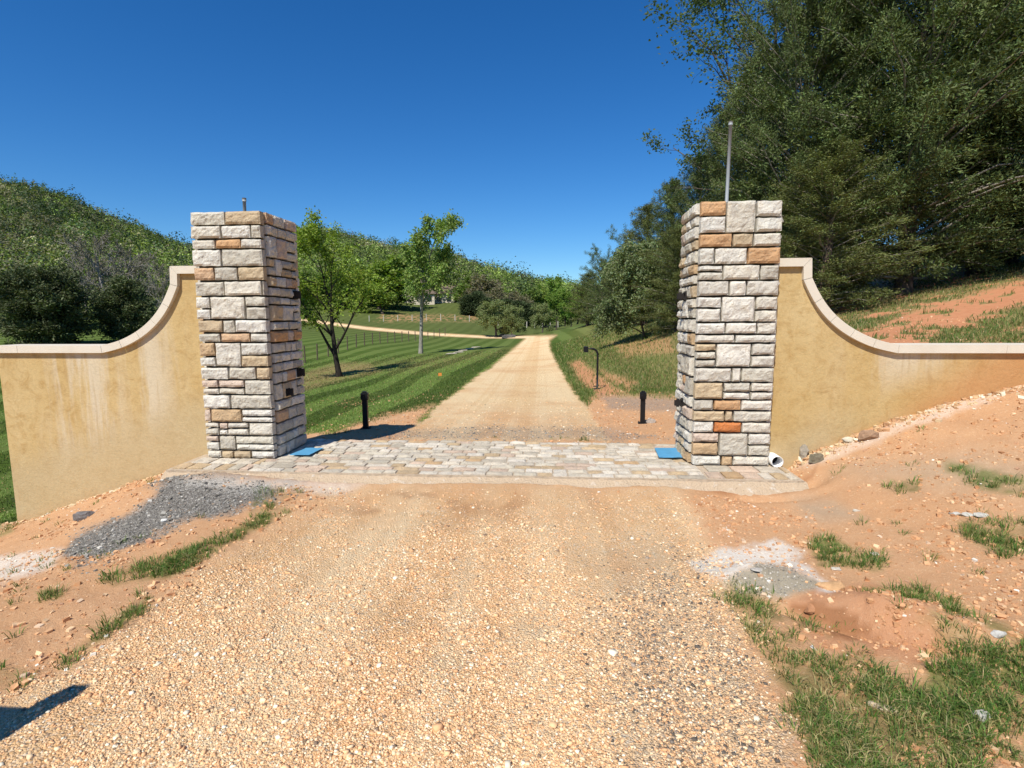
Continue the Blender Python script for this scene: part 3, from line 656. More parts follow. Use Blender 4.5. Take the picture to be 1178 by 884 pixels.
b = MB(); b.box(-r-.20, -r-.10, -.07, .07, hh-.09, hh+.06); b.box(-r-.215, -r-.20, -.055, .055, hh-.075, hh+.045); b.build('call_box', M_black, root)
c = MB(); c.box(-.09, .09, -.09, .09, -.05, .015); c.build('base_plate', M_iron, root)

root = empty('drain_pipe', (3.20, .03, .03), 0, 'white plastic drain pipe stub poking out beside the right pillar', 'pipe')
m = MB(); n = 24; V = []; 
for y_, r_ in ((.16, .062), (-.04, .062), (-.04, .055), (.12, .055)):
    V += [(r_*math.cos(k*2*math.pi/n), y_, r_*math.sin(k*2*math.pi/n)+.02) for k in range(n)]
F = [(i*n+j, i*n+(j+1) % n, (i+1)*n+(j+1) % n, (i+1)*n+j) for i in range(3) for j in range(n)]
m.add(V, F); m.build('pipe_wall', M_white, root, True)
m = MB(); m.add([(.054*math.cos(k*2*math.pi/n), .11, .02+.054*math.sin(k*2*math.pi/n)) for k in range(n)], [tuple(range(n))]); m.build('pipe_bore', M_dark, root)

def post_fence(name, A, B, n, h, w, mat, label, grp, arc=0.0, wires=3):
    A = np.array(A[:2]); B = np.array(B[:2]); root = empty(name, (A[0], A[1], gz(*A)), 0, label, 'fence', grp)
    o = np.array([A[0], A[1], gz(*A)]); tops = []; nn = np.array([-(B-A)[1], (B-A)[0]])/np.linalg.norm(B-A)
    for i in range(n):
        q = A+(B-A)*i/(n-1)+nn*arc*math.sin(math.pi*i/(n-1)); z = gz(*q)
        p_ = np.array([q[0], q[1], z])-o; m = MB(); lean = rng.uniform(-.03, .03, 2)
        m.tube([p_-[0, 0, .2], p_+[lean[0], lean[1], h*rng.uniform(.95, 1.05)]], w, 7); m.build('fence_post', mat, root); tops.append(p_)
    m = MB()
    for k in range(wires):
        m.tube([t_+[0, 0, h*(.35+.28*k)] for t_ in tops], .007, 3)
    m.build('wire', M_iron, root)
M_wood = simple('weathered_post', (.13, .10, .07), .9, 0, .3, 12, .004); M_pale = simple('pale_post', (.55, .50, .42), .9, 0, .2, 12, .004)
post_fence('field_fence', at(335, 416, 34), at(512, 386, 78), 20, 1.15, .05, M_wood, 'dark wooden post and wire fence crossing the meadow behind the leafy tree', None, 1.5)
post_fence('field_fence', at(425, 375, 106), at(606, 380, 106), 12, 1.2, .075, M_pale, 'pale post fence along the foot of the far slope, left of the willow', None)
post_fence('field_fence', at(606, 380, 106), at(642, 379, 108), 5, 1.2, .075, M_pale, 'pale post fence in the meadow, right of the willow trees', None)

# wooden sign post standing just left of the view, its shadow falls into the picture
root = empty('sign_post', (-1.80, -4.88, gz(-1.80, -4.88)), 0, 'wooden post with one arm left of the drive, seen only by its shadow', 'post')
m = MB(); m.box(-.05, .05, -.05, .05, -.3, 1.62); m.build('post_shaft', M_wood, root)
m = MB(); m.add([(x, y, z) for z in (1.34, 1.43) for y in (-.035, .035) for x in (-.75, -.052)], [(0, 2, 3, 1), (4, 5, 7, 6), (0, 1, 5, 4), (2, 6, 7, 3), (0, 4, 6, 2), (1, 3, 7, 5)]); m.build('brace_arm', M_wood, root)

# marker flag on the lawn
P = ongr(504, 437); root = empty('marker_flag', tuple(P), .3, 'tiny orange marker flag stuck in the striped lawn', 'flag')
m = MB(); m.tube([(0, 0, -.05), (0, 0, .22)], .006, 6); m.build('flag_wire', M_iron, root)
m = MB(); m.box(.0, .12, -.003, .003, .12, .22); m.build('flag_cloth', simple('orange_film', (.8, .28, .06), .5), root)

# ------------------------------------------------------------------ rocks one can tell apart
t = NT('field_rock'); p = t.pos(); a = t.noise(p, 20, 6, .7); t.col(t.mix(1.0, t.attr('Col', 'Color'), t.ramp(a, [(.3, .6), (.7, 1.15)]), 'MULTIPLY')); t.bump(a, .015); M_rock = t.m
def ico(sub):
    import bmesh
    bm = bmesh.new(); bmesh.ops.create_icosphere(bm, subdivisions=sub, radius=1.0)
    V = np.array([v.co[:] for v in bm.verts]); F = np.array([[v.index for v in f.verts] for f in bm.faces]); bm.free(); return V, F
I2 = ico(2); I3 = ico(3)
def rock(u, v, sx, sy, sz, col, label, group=None, rz=0, name='rock'):
    P = ongr(u, v); V, F = I3; V = V.copy(); sd_ = rng.uniform(0, 99)
    V = np.sign(V)*np.abs(V)**.75
    k = 1+.5*(fbm(V[:, 0]*1.3+sd_, V[:, 1]*1.3+V[:, 2]*1.7, 3)-.5)+.16*(fbm(V[:, 0]*5+sd_, V[:, 2]*5+V[:, 1]*4, 2)-.5)
    for _ in range(7):                                        # chip facets
        nn = rng.normal(size=3); nn /= np.linalg.norm(nn); d = V@nn; cut = rng.uniform(.55, .85); V = V-np.outer(np.maximum(d-cut, 0), nn)
    V = V*k[:, None]*[sx, sy, sz]; o = mesh_np(name, V, F, M_rock, cols=np.array(col)); o.location = (P[0], P[1], P[2]+sz*.35); o.rotation_euler = (0, 0, rz)
    tag(o, label, 'rock', group); return o
rock(955, 679, .075, .045, .04, (.60, .36, .18), 'orange tan rock lying at the edge of the pale ash heap', rz=-.2)
rock(930, 713, .032, .03, .026, (.52, .25, .12), 'small round rusty rock in the dark clay cut')
rock(749, 487, .10, .09, .06, (.40, .33, .27), 'grey brown rock leaning against the foot of the black post right of the drive')
rock(1000, 506, .11, .07, .07, (.38, .24, .15), 'brown broken rock at the foot of the right wing wall')
rock(975, 512, .08, .05, .04, (.62, .55, .42), 'pale crumbled mortar lump under the right wing wall')
rock(924, 530, .05, .07, .12, (.36, .31, .24), 'upright rough concrete chunk by the drain pipe')
rock(938, 531, .07, .05, .07, (.22, .19, .13), 'dark rock in the hollow right of the drain pipe')  # darker brown than the chunk beside it
rock(985, 590+1, .03, .02, .012, (.62, .56, .45), 'flat pale chip on the clay right of the tuft row', name='stone_chip')
rock(1129, 595, .05, .04, .02, (.60, .57, .50), 'whitish flat stone at the right edge of a row of chips', rz=.3)
rock(1112, 594, .045, .035, .018, (.58, .55, .48), 'whitish flat stone in the middle of a row of chips on the clay')
rock(1098, 592, .04, .03, .015, (.60, .57, .50), 'whitish flat stone at the left end of a row of chips on the clay')
rock(1130, 828, .035, .03, .025, (.56, .53, .46), 'white stone half hidden in the grass near the bottom right corner')
rock(1147, 735, .035, .028, .022, (.52, .50, .45), 'light grey stone among grass tufts by the right edge')
rock(1006, 640+1, .03, .03, .014, (.66, .58, .45), 'round pale flat stone on bare clay right of the big tuft')
rock(962, 657, .032, .02, .01, (.64, .58, .48), 'flat white chip above the orange tan rock')
rock(1015, 816, .06, .02, .012, (.62, .50, .36), 'long thin tan stone lying in the trampled grass', rz=-.5)
rock(872, 658, .045, .028, .008, (.50, .46, .40), 'flat grey slab on top of the ash heap')
rock(189, 602, .035, .025, .02, (.78, .76, .70), 'white stone on the dark gravel heap')
rock(172, 626, .04, .03, .025, (.56, .30, .17), 'reddish stone on the clay below the dark gravel heap')
rock(98, 597, .12, .06, .05, (.20, .18, .17), 'dark broken rock at the foot of the left wing wall')
rock(330, 543, .03, .02, .015, (.80, .78, .72), 'white mortar crumb on the lip of the apron near the left pillar')
for i, (u, v, k) in enumerate([(585, 389, 1.0), (580, 390, .8), (577, 388, .7), (590, 388.5, .7)]):
    rock(u, v, k*.7, k*.5, k*.45, (.13, .12, .11), 'dark boulder heaped at the culvert beside the far drive', 'boulders at the culvert', i, 'boulder')
for i, (u, v, k) in enumerate([(519, 408, .45), (527, 406, .5), (534, 404, .45), (541, 402, .5), (548, 400.5, .55)]):
    rock(u, v, k*1.0, k*.35, k*.14, (.50, .45, .36), 'pale flat rock in the stone lined drain across the lawn', 'drain rocks on the lawn', .6, 'flat_rock')

# ------------------------------------------------------------------ far house
P = at(487, 351, 148); gzh = gz(P[0], P[1])
M_hw = simple('house_stucco', (.62, .55, .44), .9); M_rf = simple('brown_shingle', (.16, .12, .09), .9, 0, .3, 2, .02); M_gl = simple('window_glass', (.03, .035, .04), .15)
def gable(mb, x0, x1, y0, y1, z0, zr, ov=.5):
    ym = (y0+y1)/2; V = [(x0-ov, y0-ov, z0), (x1+ov, y0-ov, z0), (x1+ov, y1+ov, z0), (x0-ov, y1+ov, z0), (x0-ov, ym, zr), (x1+ov, ym, zr)]
    mb.add(V, [(0, 3, 2, 1)]); mb.add(V, [(0, 1, 5, 4), (2, 3, 4, 5)]); mb.add(V, [(0, 4, 3), (1, 2, 5)])
def house(u, d, parts, label, wincol=M_gl):
    P = at(u, 351, d); root = empty('country_house', (P[0], P[1], gz(P[0], P[1])-.3), YAW*0+.12, label, 'house')
    w = MB(); r = MB()
    for (x0, x1, y0, y1, h, rr_) in parts:
        w.box(x0, x1, y0, y1, -1, h)
        w.add([(x0, y0, h), (x0, y1, h), (x0, (y0+y1)/2, rr_-.3)], [(0, 1, 2)]); w.add([(x1, y0, h), (x1, y1, h), (x1, (y0+y1)/2, rr_-.3)], [(0, 2, 1)])
        gable(r, x0, x1, y0, y1, h, rr_)
    w.build('wall', M_hw, root); ro = r.build('roof', M_rf, root)
    for (x0, x1, y0, y1, h, rr_) in parts:
        n = max(1, int((x1-x0)/2.6))
        for i in range(n):
            xc = x0+(i+.5)*(x1-x0)/n
            f = MB(); f.box(xc-.65, xc+.65, y0-.06, y0-.01, 1.0, 2.7 if h > 3.5 else 2.4); f.build('window', M_gl, root)
            if h > 5: f = MB(); f.box(xc-.55, xc+.55, y0-.06, y0-.01, 3.9, 5.2); f.build('window', M_gl, root)
    return root, ro
r0, ro = house(488, 150, [(-7.5, 0, 0, 8, 5.6, 8.3), (0, 8, 1.5, 8, 3.2, 5.4), (-2.5, 3, -2, 0, 3.0, 4.4)], 'pale country house with brown roofs on the far slope behind the slender tree')
c = MB(); c.box(-6.6, -5.4, 3.2, 4.4, 6.5, 9.6); c.build('chimney', M_hw, ro)
house(512, 156, [(-3, 3.4, 0, 6, 3.0, 5.2)], 'small outbuilding with a reddish roof to the right of the country house')
house(100, 125, [(-4, 4, 0, 5, 2.6, 4.2)], 'low grey roofed farm building glimpsed between bare trees on the left')

# ------------------------------------------------------------------ trees
def leaves(C, N, size, aspect, cols, rg=rng):
    """one rhombic leaf per centre; N = rough facing, None for random"""
    n = len(C); D = rg.normal(size=(n, 3)); 
    if N is None: N = rg.normal(size=(n, 3))
    N = N/np.linalg.norm(N, axis=1)[:, None]
    T = np.cross(N, D); T /= np.linalg.norm(T, axis=1)[:, None]+1e-9; B = np.cross(N, T)
    s = np.asarray(size).reshape(-1, 1)*np.ones((n, 1)); a = s*aspect
    V = np.stack([C-T*s, C-B*a+T*s*.15+N*s*.15, C+T*s, C+B*a+T*s*.15+N*s*.15], 1).reshape(-1, 3)
    return V, np.arange(n*4).reshape(n, 4), np.repeat(cols, 4, 0)
def sprays(C, D, L, W, cols, rg=rng):
    """narrow needle sprays of length L along D"""
    n = len(C); D = D/(np.linalg.norm(D, axis=1)[:, None]+1e-9); T = np.cross(D, rg.normal(size=(n, 3))); T /= np.linalg.norm(T, axis=1)[:, None]+1e-9
    L = np.asarray(L).reshape(-1, 1); W = np.asarray(W).reshape(-1, 1)
    V = np.stack([C, C+D*L*.45+T*W, C+D*L, C+D*L*.45-T*W], 1).reshape(-1, 3)
    return V, np.arange(n*4).reshape(n, 4), np.repeat(cols, 4, 0)
def grow(rg, H, r0, levels=3, first=.2, nch=(9, 6, 4), ang=(.9, .8, .7), ln=(.45, .5, .5), trop=.25, fork=False, lean=(0, 0)):
    """skeleton: list of (points, radii, level) and twig tips"""
    segs = []; tips = []
    def go(p, d, L, r, lv):
        k = 9 if lv == 0 else 5; P = [p]; dd = d.copy()
        for i in range(k):
            dd = dd+rg.normal(0, .07+.05*lv, 3)+np.array([0, 0, trop*(.12 if lv else .0)]); dd /= np.linalg.norm(dd); P.append(P[-1]+dd*L/k)
        P = np.array(P); s = np.linspace(0, 1, k+1); R = r*(1-.82*s) if lv else r*(1-.85*s**1.1)*(1+.35*np.exp(-s*25))
        segs.append((P, R, lv))
        if lv >= levels: tips.append(P); return
        for j in range(nch[lv]):
            f = first+(1-first)*(j+rg.random())/nch[lv] if lv == 0 else .25+.75*(j+rg.random())/nch[lv]
            q = np.array([np.interp(f*k, range(k+1), P[:, c]) for c in range(3)]); i = min(k-1, int(f*k)); t = P[i+1]-P[i]; t /= np.linalg.norm(t)
            a = rg.uniform(0, 2*np.pi) if lv else j*2.4+rg.uniform(-.4, .4); e = np.cross(t, [math.cos(a), math.sin(a), .2]); e /= np.linalg.norm(e)+1e-9
            an = ang[lv]*rg.uniform(.75, 1.2); nd = t*math.cos(an)+e*math.sin(an)
            sh = (1-.45*f) if lv == 0 else (1-.4*f)
            go(q, nd/np.linalg.norm(nd), L*ln[lv]*sh*rg.uniform(.75, 1.15), max(.006, np.interp(f*k, range(k+1), R)*.62), lv+1)
        tips.append(P[-3:])
    go(np.zeros(3)-[0, 0, .15], np.array([lean[0], lean[1], 1.0])/math.sqrt(1+lean[0]**2+lean[1]**2), H, r0, 0)
    return segs, tips
def wood_mesh(segs, col, root, name='trunk', minr=0.0):
    m = MB()
    for P, R, lv in segs: m.tube(P, np.maximum(R, minr), (10, 6, 4, 3)[min(lv, 3)], col, cap=False)
    return m.build(name, M_bark, root, True)
def hsv(base, n, rg, dv=.25, dh=.12):
    c = np.array(base)[None]*(1+rg.uniform(-dv, dv, (n, 1)))*(1+rg.uniform(-dh, dh, (n, 3))); return np.clip(c, .004, .9)
def fit(V_list, H, W):
    pass
def leafy_tree(name, seed, H, r0, leaf, nleaf, col, bark, spread, label=None, cat='tree', group=None, first=.25, kw={}, levels=3, minr=0.0, clump=.12):
    rg = np.random.default_rng(seed); segs, tips = grow(rg, H, r0, levels=levels, first=first, **kw)
    T = np.concatenate(tips); w = np.abs(T[:, :2]).max(); top = T[:, 2].max()
    root = empty(name, (0, 0, 0), 0, label, cat, group)
    wood_mesh(segs, bark, root, minr=minr)
    C = T[rg.integers(0, len(T), nleaf)]; nxt = rg.normal(0, clump, (nleaf, 3)); C = C+nxt
    cl = fbm(C[:, 0]*1.1+seed, C[:, 2]*1.1+C[:, 1], 2); cols = hsv(col, nleaf, rg)*(0.8+.5*cl[:, None])
    N = rg.normal(size=(nleaf, 3))+np.array([0, 0, .8])
    V, F, c = leaves(C, N, leaf*rg.uniform(.6, 1.25, nleaf), .6, cols, rg)
    mesh_np('crown', V, F, M_leaf, root, c); return root
def cedar(seed, H, Rb, n_b, per, spray, col, base=.03, shape=1.0, label=None, group=None, name='cedar_tree', bark=(.16, .11, .08)):
    """juniper: dense ragged cone of drooping boughs carrying tufts of scaly sprays"""
    rg = np.random.default_rng(seed); root = empty(name, (0, 0, 0), 0, label, 'tree', group); wood = MB()
    wood.tube([(0, 0, -.2), (.05*H*rg.uniform(-1, 1)*.3, .02, H*.5), (0, 0, H*.96)], [H*.022, H*.013, .015], 9, bark)
    Cs, Ds, Ls, Co = [], [], [], []
    for b in range(n_b):
        f = base+(1-base)*(b+rg.random())/n_b; a = b*2.39996+rg.uniform(-.5, .5)
        prof_ = (1-f)**.62*(.55+.45*min(1, f/.22)) if shape < 1.5 else (1-f**2.2)**.6*(.5+.5*min(1, f/.3))
        L = Rb*prof_*rg.uniform(.62, 1.18)+.15; up = rg.uniform(.25, .75)+.7*f
        k = 7; s = np.linspace(0, 1, k); h0 = f*H*.97
        P = np.stack([np.cos(a)*L*s, np.sin(a)*L*s, h0+L*(up*s-.45*s*s*(1-f))], 1)+np.cumsum(rg.normal(0, .02*L, (k, 3)), 0)*(s[:, None] > 0)
        wood.tube(P, np.linspace(.012*H*.35*(1-f)+.010, .006, k), 4, (.34, .30, .25), cap=False)
        m = int(per*(.35+L/Rb)); q = rg.random(m)**.6; base_p = np.stack([np.interp(q, s, P[:, i]) for i in range(3)], 1)
        side = rg.normal(size=(m, 3))*[1, 1, .6]; side /= np.linalg.norm(side, axis=1)[:, None]
        off = side*(.10+.20*L*(1-q*.65))[:, None]*rg.random((m, 1))**.6
        ctr = base_p+off; out = np.stack([np.cos(a)*np.ones(m), np.sin(a)*np.ones(m), .35*np.ones(m)], 1)
        nt = 24; cc = np.repeat(ctr, nt, 0)+rg.normal(0, spray*.85, (m*nt, 3)); dd = np.repeat(out*.6+side*.7, nt, 0)+rg.normal(0, .75, (m*nt, 3))
        Cs.append(cc); Ds.append(dd); Ls.append(spray*rg.uniform(.6, 1.4, m*nt))
        tone = np.repeat(rg.uniform(.55, 1.5, m), nt)[:, None]; Co.append(hsv(col, m*nt, rg, .15, .12)*tone)
    C = np.concatenate(Cs); L = np.concatenate(Ls)
    V, F, c = sprays(C, np.concatenate(Ds), L, L*.15, np.concatenate(Co), rg)
    wood.build('trunk', M_bark, root, True); mesh_np('crown', V, F, M_needle, root, c); return root
def bounds(root):
    a = np.array([1e9]*3); b = -a
    for ch in root.children:
        n = len(ch.data.vertices); v = np.empty(n*3, dtype=np.float32); ch.data.vertices.foreach_get('co', v); v = v.reshape(-1, 3)
        a = np.minimum(a, np.percentile(v, .5, axis=0)); b = np.maximum(b, np.percentile(v, 99.6, axis=0))
    return a, b
_used = set()
def place(proto, u, d, vtop, wpx, rz=None, label=None, group=None, vbase=None):
    """stand a tree on the ground at depth d in photo column u, as tall and wide as it shows"""
    base = at(u, vbase if vbase else 380, d); x, y = base[0], base[1]
    if vbase:
        g = ongr(u, vbase, 5); x, y = g[0], g[1]; d = float(np.dot(g-CAM, _F))
    z = gz(x, y)-.05; H = at(u, vtop, d)[2]-z; W = wpx/FPX*d
    if 'bb' not in proto: a, b = bounds(proto); proto['bb'] = [float(b[2]), float(((b-a)[0]+(b-a)[1])/2)]
    h0, w0 = proto['bb']; sc = (W/w0, W/w0, H/h0); rz = rng.uniform(0, 6.28) if rz is None else rz
    if proto.name in _used: o = dup(proto, (x, y, z), rz, sc, label, None, group)
    else:
        _used.add(proto.name); o = proto; o.location = (x, y, z); o.rotation_euler = (0, 0, rz); o.scale = sc
        if label: o['label'] = label
        if group: o['group'] = group
    return o
CED = (.110, .142, .044)
cA = cedar(1, 11, 3.4, 150, 40, .092, CED); cB = cedar(2, 10, 3.8, 140, 40, .092, (.100, .134, .042), shape=2.0); cC = cedar(3, 9, 2.6, 120, 34, .088, (.130, .150, .046))
GC = 'tall cedars on the bank behind the right wall'
for pr, u, d, vt, w, lb in [(cB, 1215, 18, -150, 330, 'huge dark cedar cut by the right edge of the picture'), (cA, 1120, 21, -230, 330, 'tallest dark cedar rising out of the top of the picture'),
        (cB, 1035, 19, -130, 300, 'broad dark cedar directly behind the long low part of the right wall'), (cA, 965, 21, -70, 270, 'dark cedar above the curve of the right wall'),
        (cB, 912, 20, 10, 185, 'dark cedar just behind the right stone pillar'), (cA, 866, 24, 78, 135, 'cedar with ragged tip beside the tall conduit'),
        (cA, 828, 27, 140, 100, 'mid height cedar left of the tall conduit'),
        (cA, 800, 30, 186, 84, 'pointed cedar rising at the left shoulder of the right pillar'), (cA, 770, 32, 214, 78, 'bright tipped cedar left of the right pillar'),
        (cC, 742, 38, 240, 66, 'slim cedar behind the pale bush'), (cB, 700, 44, 298, 56, 'rounded cedar at the end of the bank, above the curve of the drive'),
        (cC, 676, 56, 316, 44, 'smaller cedar nearest the drive end'), (cC, 780, 23, 265, 90, 'low dark cedar in the shade against the right pillar'),
        (cB, 858, 22, 215, 115, 'low branched cedar filling the gap behind the right pillar'), (cC, 945, 17.5, 175, 150, 'young cedar in front of the tall ones by the wall top'), (cC, 1150, 23, 60, 220, 'young cedar between the two largest at the right edge')]:
    place(pr, u, d, vt, w, None, lb, GC)
# left side cedars and evergreen hedge
d1 = cedar(8, 4, 2.4, 90, 26, .2, (.085, .105, .042), shape=2.0); d2 = cedar(9, 4, 1.6, 80, 24, .19, (.095, .118, .048))
place(d1, 56, 34, 308, 92, None, 'wide dark cedar just above the level part of the left wall', vbase=397.5)
place(d2, 150, 38, 322, 58, None, 'narrower dark cedar tucked against the curve of the left wall', vbase=394)
place(d1, -6, 52, 318, 66, None, 'dark evergreen at the left edge of the picture')
# deciduous
GRN = (.215, .29, .04)
t1 = leafy_tree('maple_tree', 21, 7, .15, .075, 12500, GRN, (.035, .028, .022), 2, first=.16, kw=dict(nch=(12, 6, 5), ang=(.62, .7, .7), ln=(.66, .5, .5), lean=(-.10, 0)), clump=.15)
place(t1, 391, 25, 258, 118, 2.0, 'leafy spring tree with a dark forking trunk beside the left pillar', vbase=434)
t2 = leafy_tree('poplar_tree', 33, 10, .17, .115, 10000, (.20, .28, .07), (.36, .33, .28), 2, first=.27, kw=dict(nch=(16, 6, 4), ang=(.85, .7, .7), ln=(.36, .5, .5)), clump=.2)
place(t2, 484, 45, 256, 72, .5, 'slender tree with a pale grey trunk standing alone on the lawn', vbase=407)
t3 = leafy_tree('cherry_tree', 44, 14, .2, .075, 15000, (.095, .140, .060), (.12, .10, .08), 2, first=.3, kw=dict(nch=(15, 7, 5), ang=(.8, .7, .7), ln=(.55, .5, .5)), clump=.16)
place(t3, 880, 25, -70, 260, 1.0, 'feathery sparse leaved tree poking out above the cedars against the sky')
t4 = leafy_tree('olive_bush', 55, 4, .07, .075, 26000, (.17, .21, .095), (.14, .11, .08), 2, first=.03, kw=dict(nch=(22, 7, 5), ang=(1.1, .8, .7), ln=(.62, .5, .5)), clump=.17)
place(t4, 742, 24, 284, 94, None, 'pale grey green bush on the bank beside the right pillar', vbase=389)
place(t3, 716, 42, 262, 46, None, 'bluish green sparse tree peeping above the cedars on the bank')
place(t3, 690, 52, 284, 40, None, 'smaller bluish sparse tree at the end of the cedar row')
wil = leafy_tree('willow_tree', 66, 6, .2, .12, 14000, (.21, .245, .10), (.12, .10, .08), 2, first=.2, kw=dict(nch=(16, 6, 5), ang=(.9, .8, .7), ln=(.62, .5, .5), trop=-.9), clump=.25)
place(wil, 571, 76, 346, 46, None, 'round pale willow beside the far bend of the drive', vbase=388)
place(wil, 589, 82, 352, 32, None, 'smaller willow right behind the round one')
place(wil, 624, 84, 350, 30, None, 'small round tree in the meadow left of the bright green one')
lt = leafy_tree('ash_tree', 77, 9, .16, .17, 9000, (.18, .28, .05), (.10, .08, .06), 2, first=.15, kw=dict(nch=(14, 6, 4), ang=(.75, .7, .7), ln=(.42, .5, .5)), clump=.3)
place(lt, 640, 92, 320, 28, None, 'bright green young tree at the end of the drive')
place(lt, 657, 84, 332, 26, None, 'bright green tree squeezed against the cedar row')
bare = leafy_tree('bare_tree', 88, 9, .2, .10, 2500, (.17, .16, .10), (.30, .27, .24), 2, first=.12, kw=dict(nch=(14, 8, 6), ang=(.75, .7, .7), ln=(.55, .55, .55)), minr=.03)
for i, (u, d, vt, w, lb) in enumerate([(128, 62, 268, 70, 'grey bare tree above the gap between the left cedars'), (165, 66, 300, 50, 'bare tree behind the narrower left cedar'), (186, 58, 302, 44, 'pale twiggy bare tree beside the wall curve'), (100, 72, 290, 54, 'twiggy bare tree behind the wide left cedar'), (148, 80, 285, 60, 'bare tree at the foot of the left hill')]):
    place(bare, u, d, vt, w, None, lb, 'bare trees at the foot of the left hill')
# woodland trees behind the field, each one of its kind
GW = 'trees round the house on the far slope'
kinds = {'g': leafy_tree('oak_tree', 91, 9, .2, .30, 5000, (.13, .19, .04), (.10, .08, .06), 2, first=.1, kw=dict(nch=(14, 6, 3), ang=(.95, .8, .7), ln=(.55, .5, .5)), levels=2, clump=.5),
         'y': leafy_tree('beech_tree', 92, 9, .2, .30, 5000, (.19, .265, .05), (.10, .08, .06), 2, first=.1, kw=dict(nch=(14, 6, 3), ang=(.85, .8, .7), ln=(.5, .5, .5)), levels=2, clump=.5),
         'b': leafy_tree('budding_tree', 93, 9, .2, .22, 3200, (.19, .175, .10), (.16, .13, .11), 2, first=.1, kw=dict(nch=(15, 7, 4), ang=(.9, .8, .7), ln=(.52, .5, .5)), minr=.05, clump=.5),
         'd': cedar(94, 8, 2.4, 60, 22, .42, (.055, .080, .030))}
nm = {'g': 'green', 'y': 'bright yellow green', 'b': 'grey brown budding', 'd': 'dark pointed evergreen'}
wood_ = [(352, 128, 312, 40, 'g'), (436, 130, 296, 60, 'y'), (415, 135, 305, 48, 'g'), (466, 172, 306, 44, 'g'), (441, 120, 326, 44, 'y'), (540, 137, 318, 44, 'g'), (516, 176, 312, 40, 'y'), (548, 130, 316, 50, 'b'), (565, 140, 322, 44, 'b'),
         (540, 122, 340, 22, 'd'), (550, 122, 336, 20, 'd'), (560, 121, 343, 20, 'd'), (575, 124, 330, 36, 'b'), (590, 122, 336, 34, 'b'), (602, 120, 340, 30, 'b'), (582, 118, 345, 26, 'd'), (597, 116, 347, 26, 'd'), (608, 116, 350, 24, 'd'), (615, 125, 332, 32, 'g'), (628, 130, 330, 30, 'y'),
         (650, 118, 340, 30, 'g'), (664, 105, 338, 30, 'y'), (376, 132, 310, 44, 'y'), (396, 128, 316, 34, 'g'), (455, 170, 312, 24, 'd'), (497, 165, 312, 44, 'g'), (480, 168, 308, 46, 'y')]
near = {'g': 'beside the house', 'y': 'on the slope', 'b': 'right of the house', 'd': 'in the belt'}
ws = sorted(wood_); 
for i, (u, d, vt, w, k) in enumerate(ws):
    pos_ = ('left of the slender lone tree' if u < 470 else 'behind the house on the far slope' if u < 520 else 'between the house and the willow' if u < 562 else 'behind the willow' if u < 612 else 'past the end of the drive')
    same = [q for q in ws if q[4] == k and (('left of the slender lone tree' if q[0] < 470 else 'behind the house on the far slope' if q[0] < 520 else 'between the house and the willow' if q[0] < 562 else 'behind the willow' if q[0] < 612 else 'past the end of the drive') == pos_)]
    o_ = same.index((u, d, vt, w, k)); ordn = ['leftmost', 'second', 'third', 'fourth', 'fifth', 'sixth', 'seventh'][o_]
    lb = f"{nm[k]} tree {pos_}" if len(same) == 1 else (f"{ordn} {nm[k]} tree {pos_}" if o_ == 0 else f"{ordn} {nm[k]} tree from the left, {pos_}")
    place(kinds[k], u, d, vt, w, None, lb, GW)

# ------------------------------------------------------------------ wooded hills (one mass of crowns)
n = 9500; u = rng.uniform(-120, 760, n); d = np.exp(rng.uniform(math.log(118), math.log(470), n))
xy = CAM[None]+(_F[None]+_R[None]*((u-589)/FPX)[:, None])*d[:, None]; x, y = xy[:, 0], xy[:, 1]; z = zf(x, y)
uu, vv, ww = pix(x, y, z)
keep = ~((uu > 335) & (vv > 349) | (ww < 150) & (uu > 335) | (uu <= 335) & (ww < 122)) & (vv < 352)
x, y, z, u, vv, d_ = x[keep], y[keep], z[keep], uu[keep], vv[keep], d[keep]; n = len(x)
R0 = np.clip(rng.lognormal(1.15, .38, n), 1.5, 6.5); tone = fbm(x*.02+3, y*.02, 3)+rng.uniform(-.28, .28, n); hi = np.clip((330-vv)/110, 0, 1)
pal = np.array([(.105, .150, .040), (.150, .215, .050), (.220, .290, .065), (.190, .180, .095), (.055, .088, .032)])
ci = np.where(tone > .62, 2, np.where(tone > .48, 1, np.where(tone > .36, 0, 3))); ci = np.where((hi < .25) & (rng.random(n) < .4), 2, ci); ci = np.where((rng.random(n) < .15+.45*hi*fbm(x*.03, y*.03+5, 2)*2), np.where(rng.random(n) < .5, 4, 3), ci)
q = 150; dirs = rng.normal(size=(n, q, 3)); dirs[..., 2] = np.abs(dirs[..., 2])*1.1-.25; dirs /= np.linalg.norm(dirs, axis=2)[..., None]
lob = 1+.28*(np.sin(dirs[..., 0]*5+x[:, None])*np.cos(dirs[..., 1]*5+y[:, None]))
tall = np.where(ci == 4, 1.7, 1.15)
C = np.stack([x, y, z+R0*.55], 1)[:, None]+dirs*(R0[:, None]*lob*rng.uniform(.78, 1.0, (n, q)))[..., None]*np.stack([np.ones(n), np.ones(n), tall], 1)[:, None]
cols = pal[ci][:, None]*rng.lognormal(-.05, .42, (n, 1, 1))*rng.uniform(.75, 1.3, (n, q, 1))*np.array([1, 1, 1.05])
V, F, c = leaves(C.reshape(-1, 3), (dirs+rng.normal(0, .45, dirs.shape)).reshape(-1, 3), np.repeat(.32*(d_[:]/250)**.5*np.clip(R0/3, .8, 1.4), q), .7, cols.reshape(-1, 3))
o = mesh_np('hill_woodland', V, F, M_leaf, None, c); tag(o, 'spring woodland of mixed green and brown crowns covering the two hills', 'woodland', None, 'stuff')

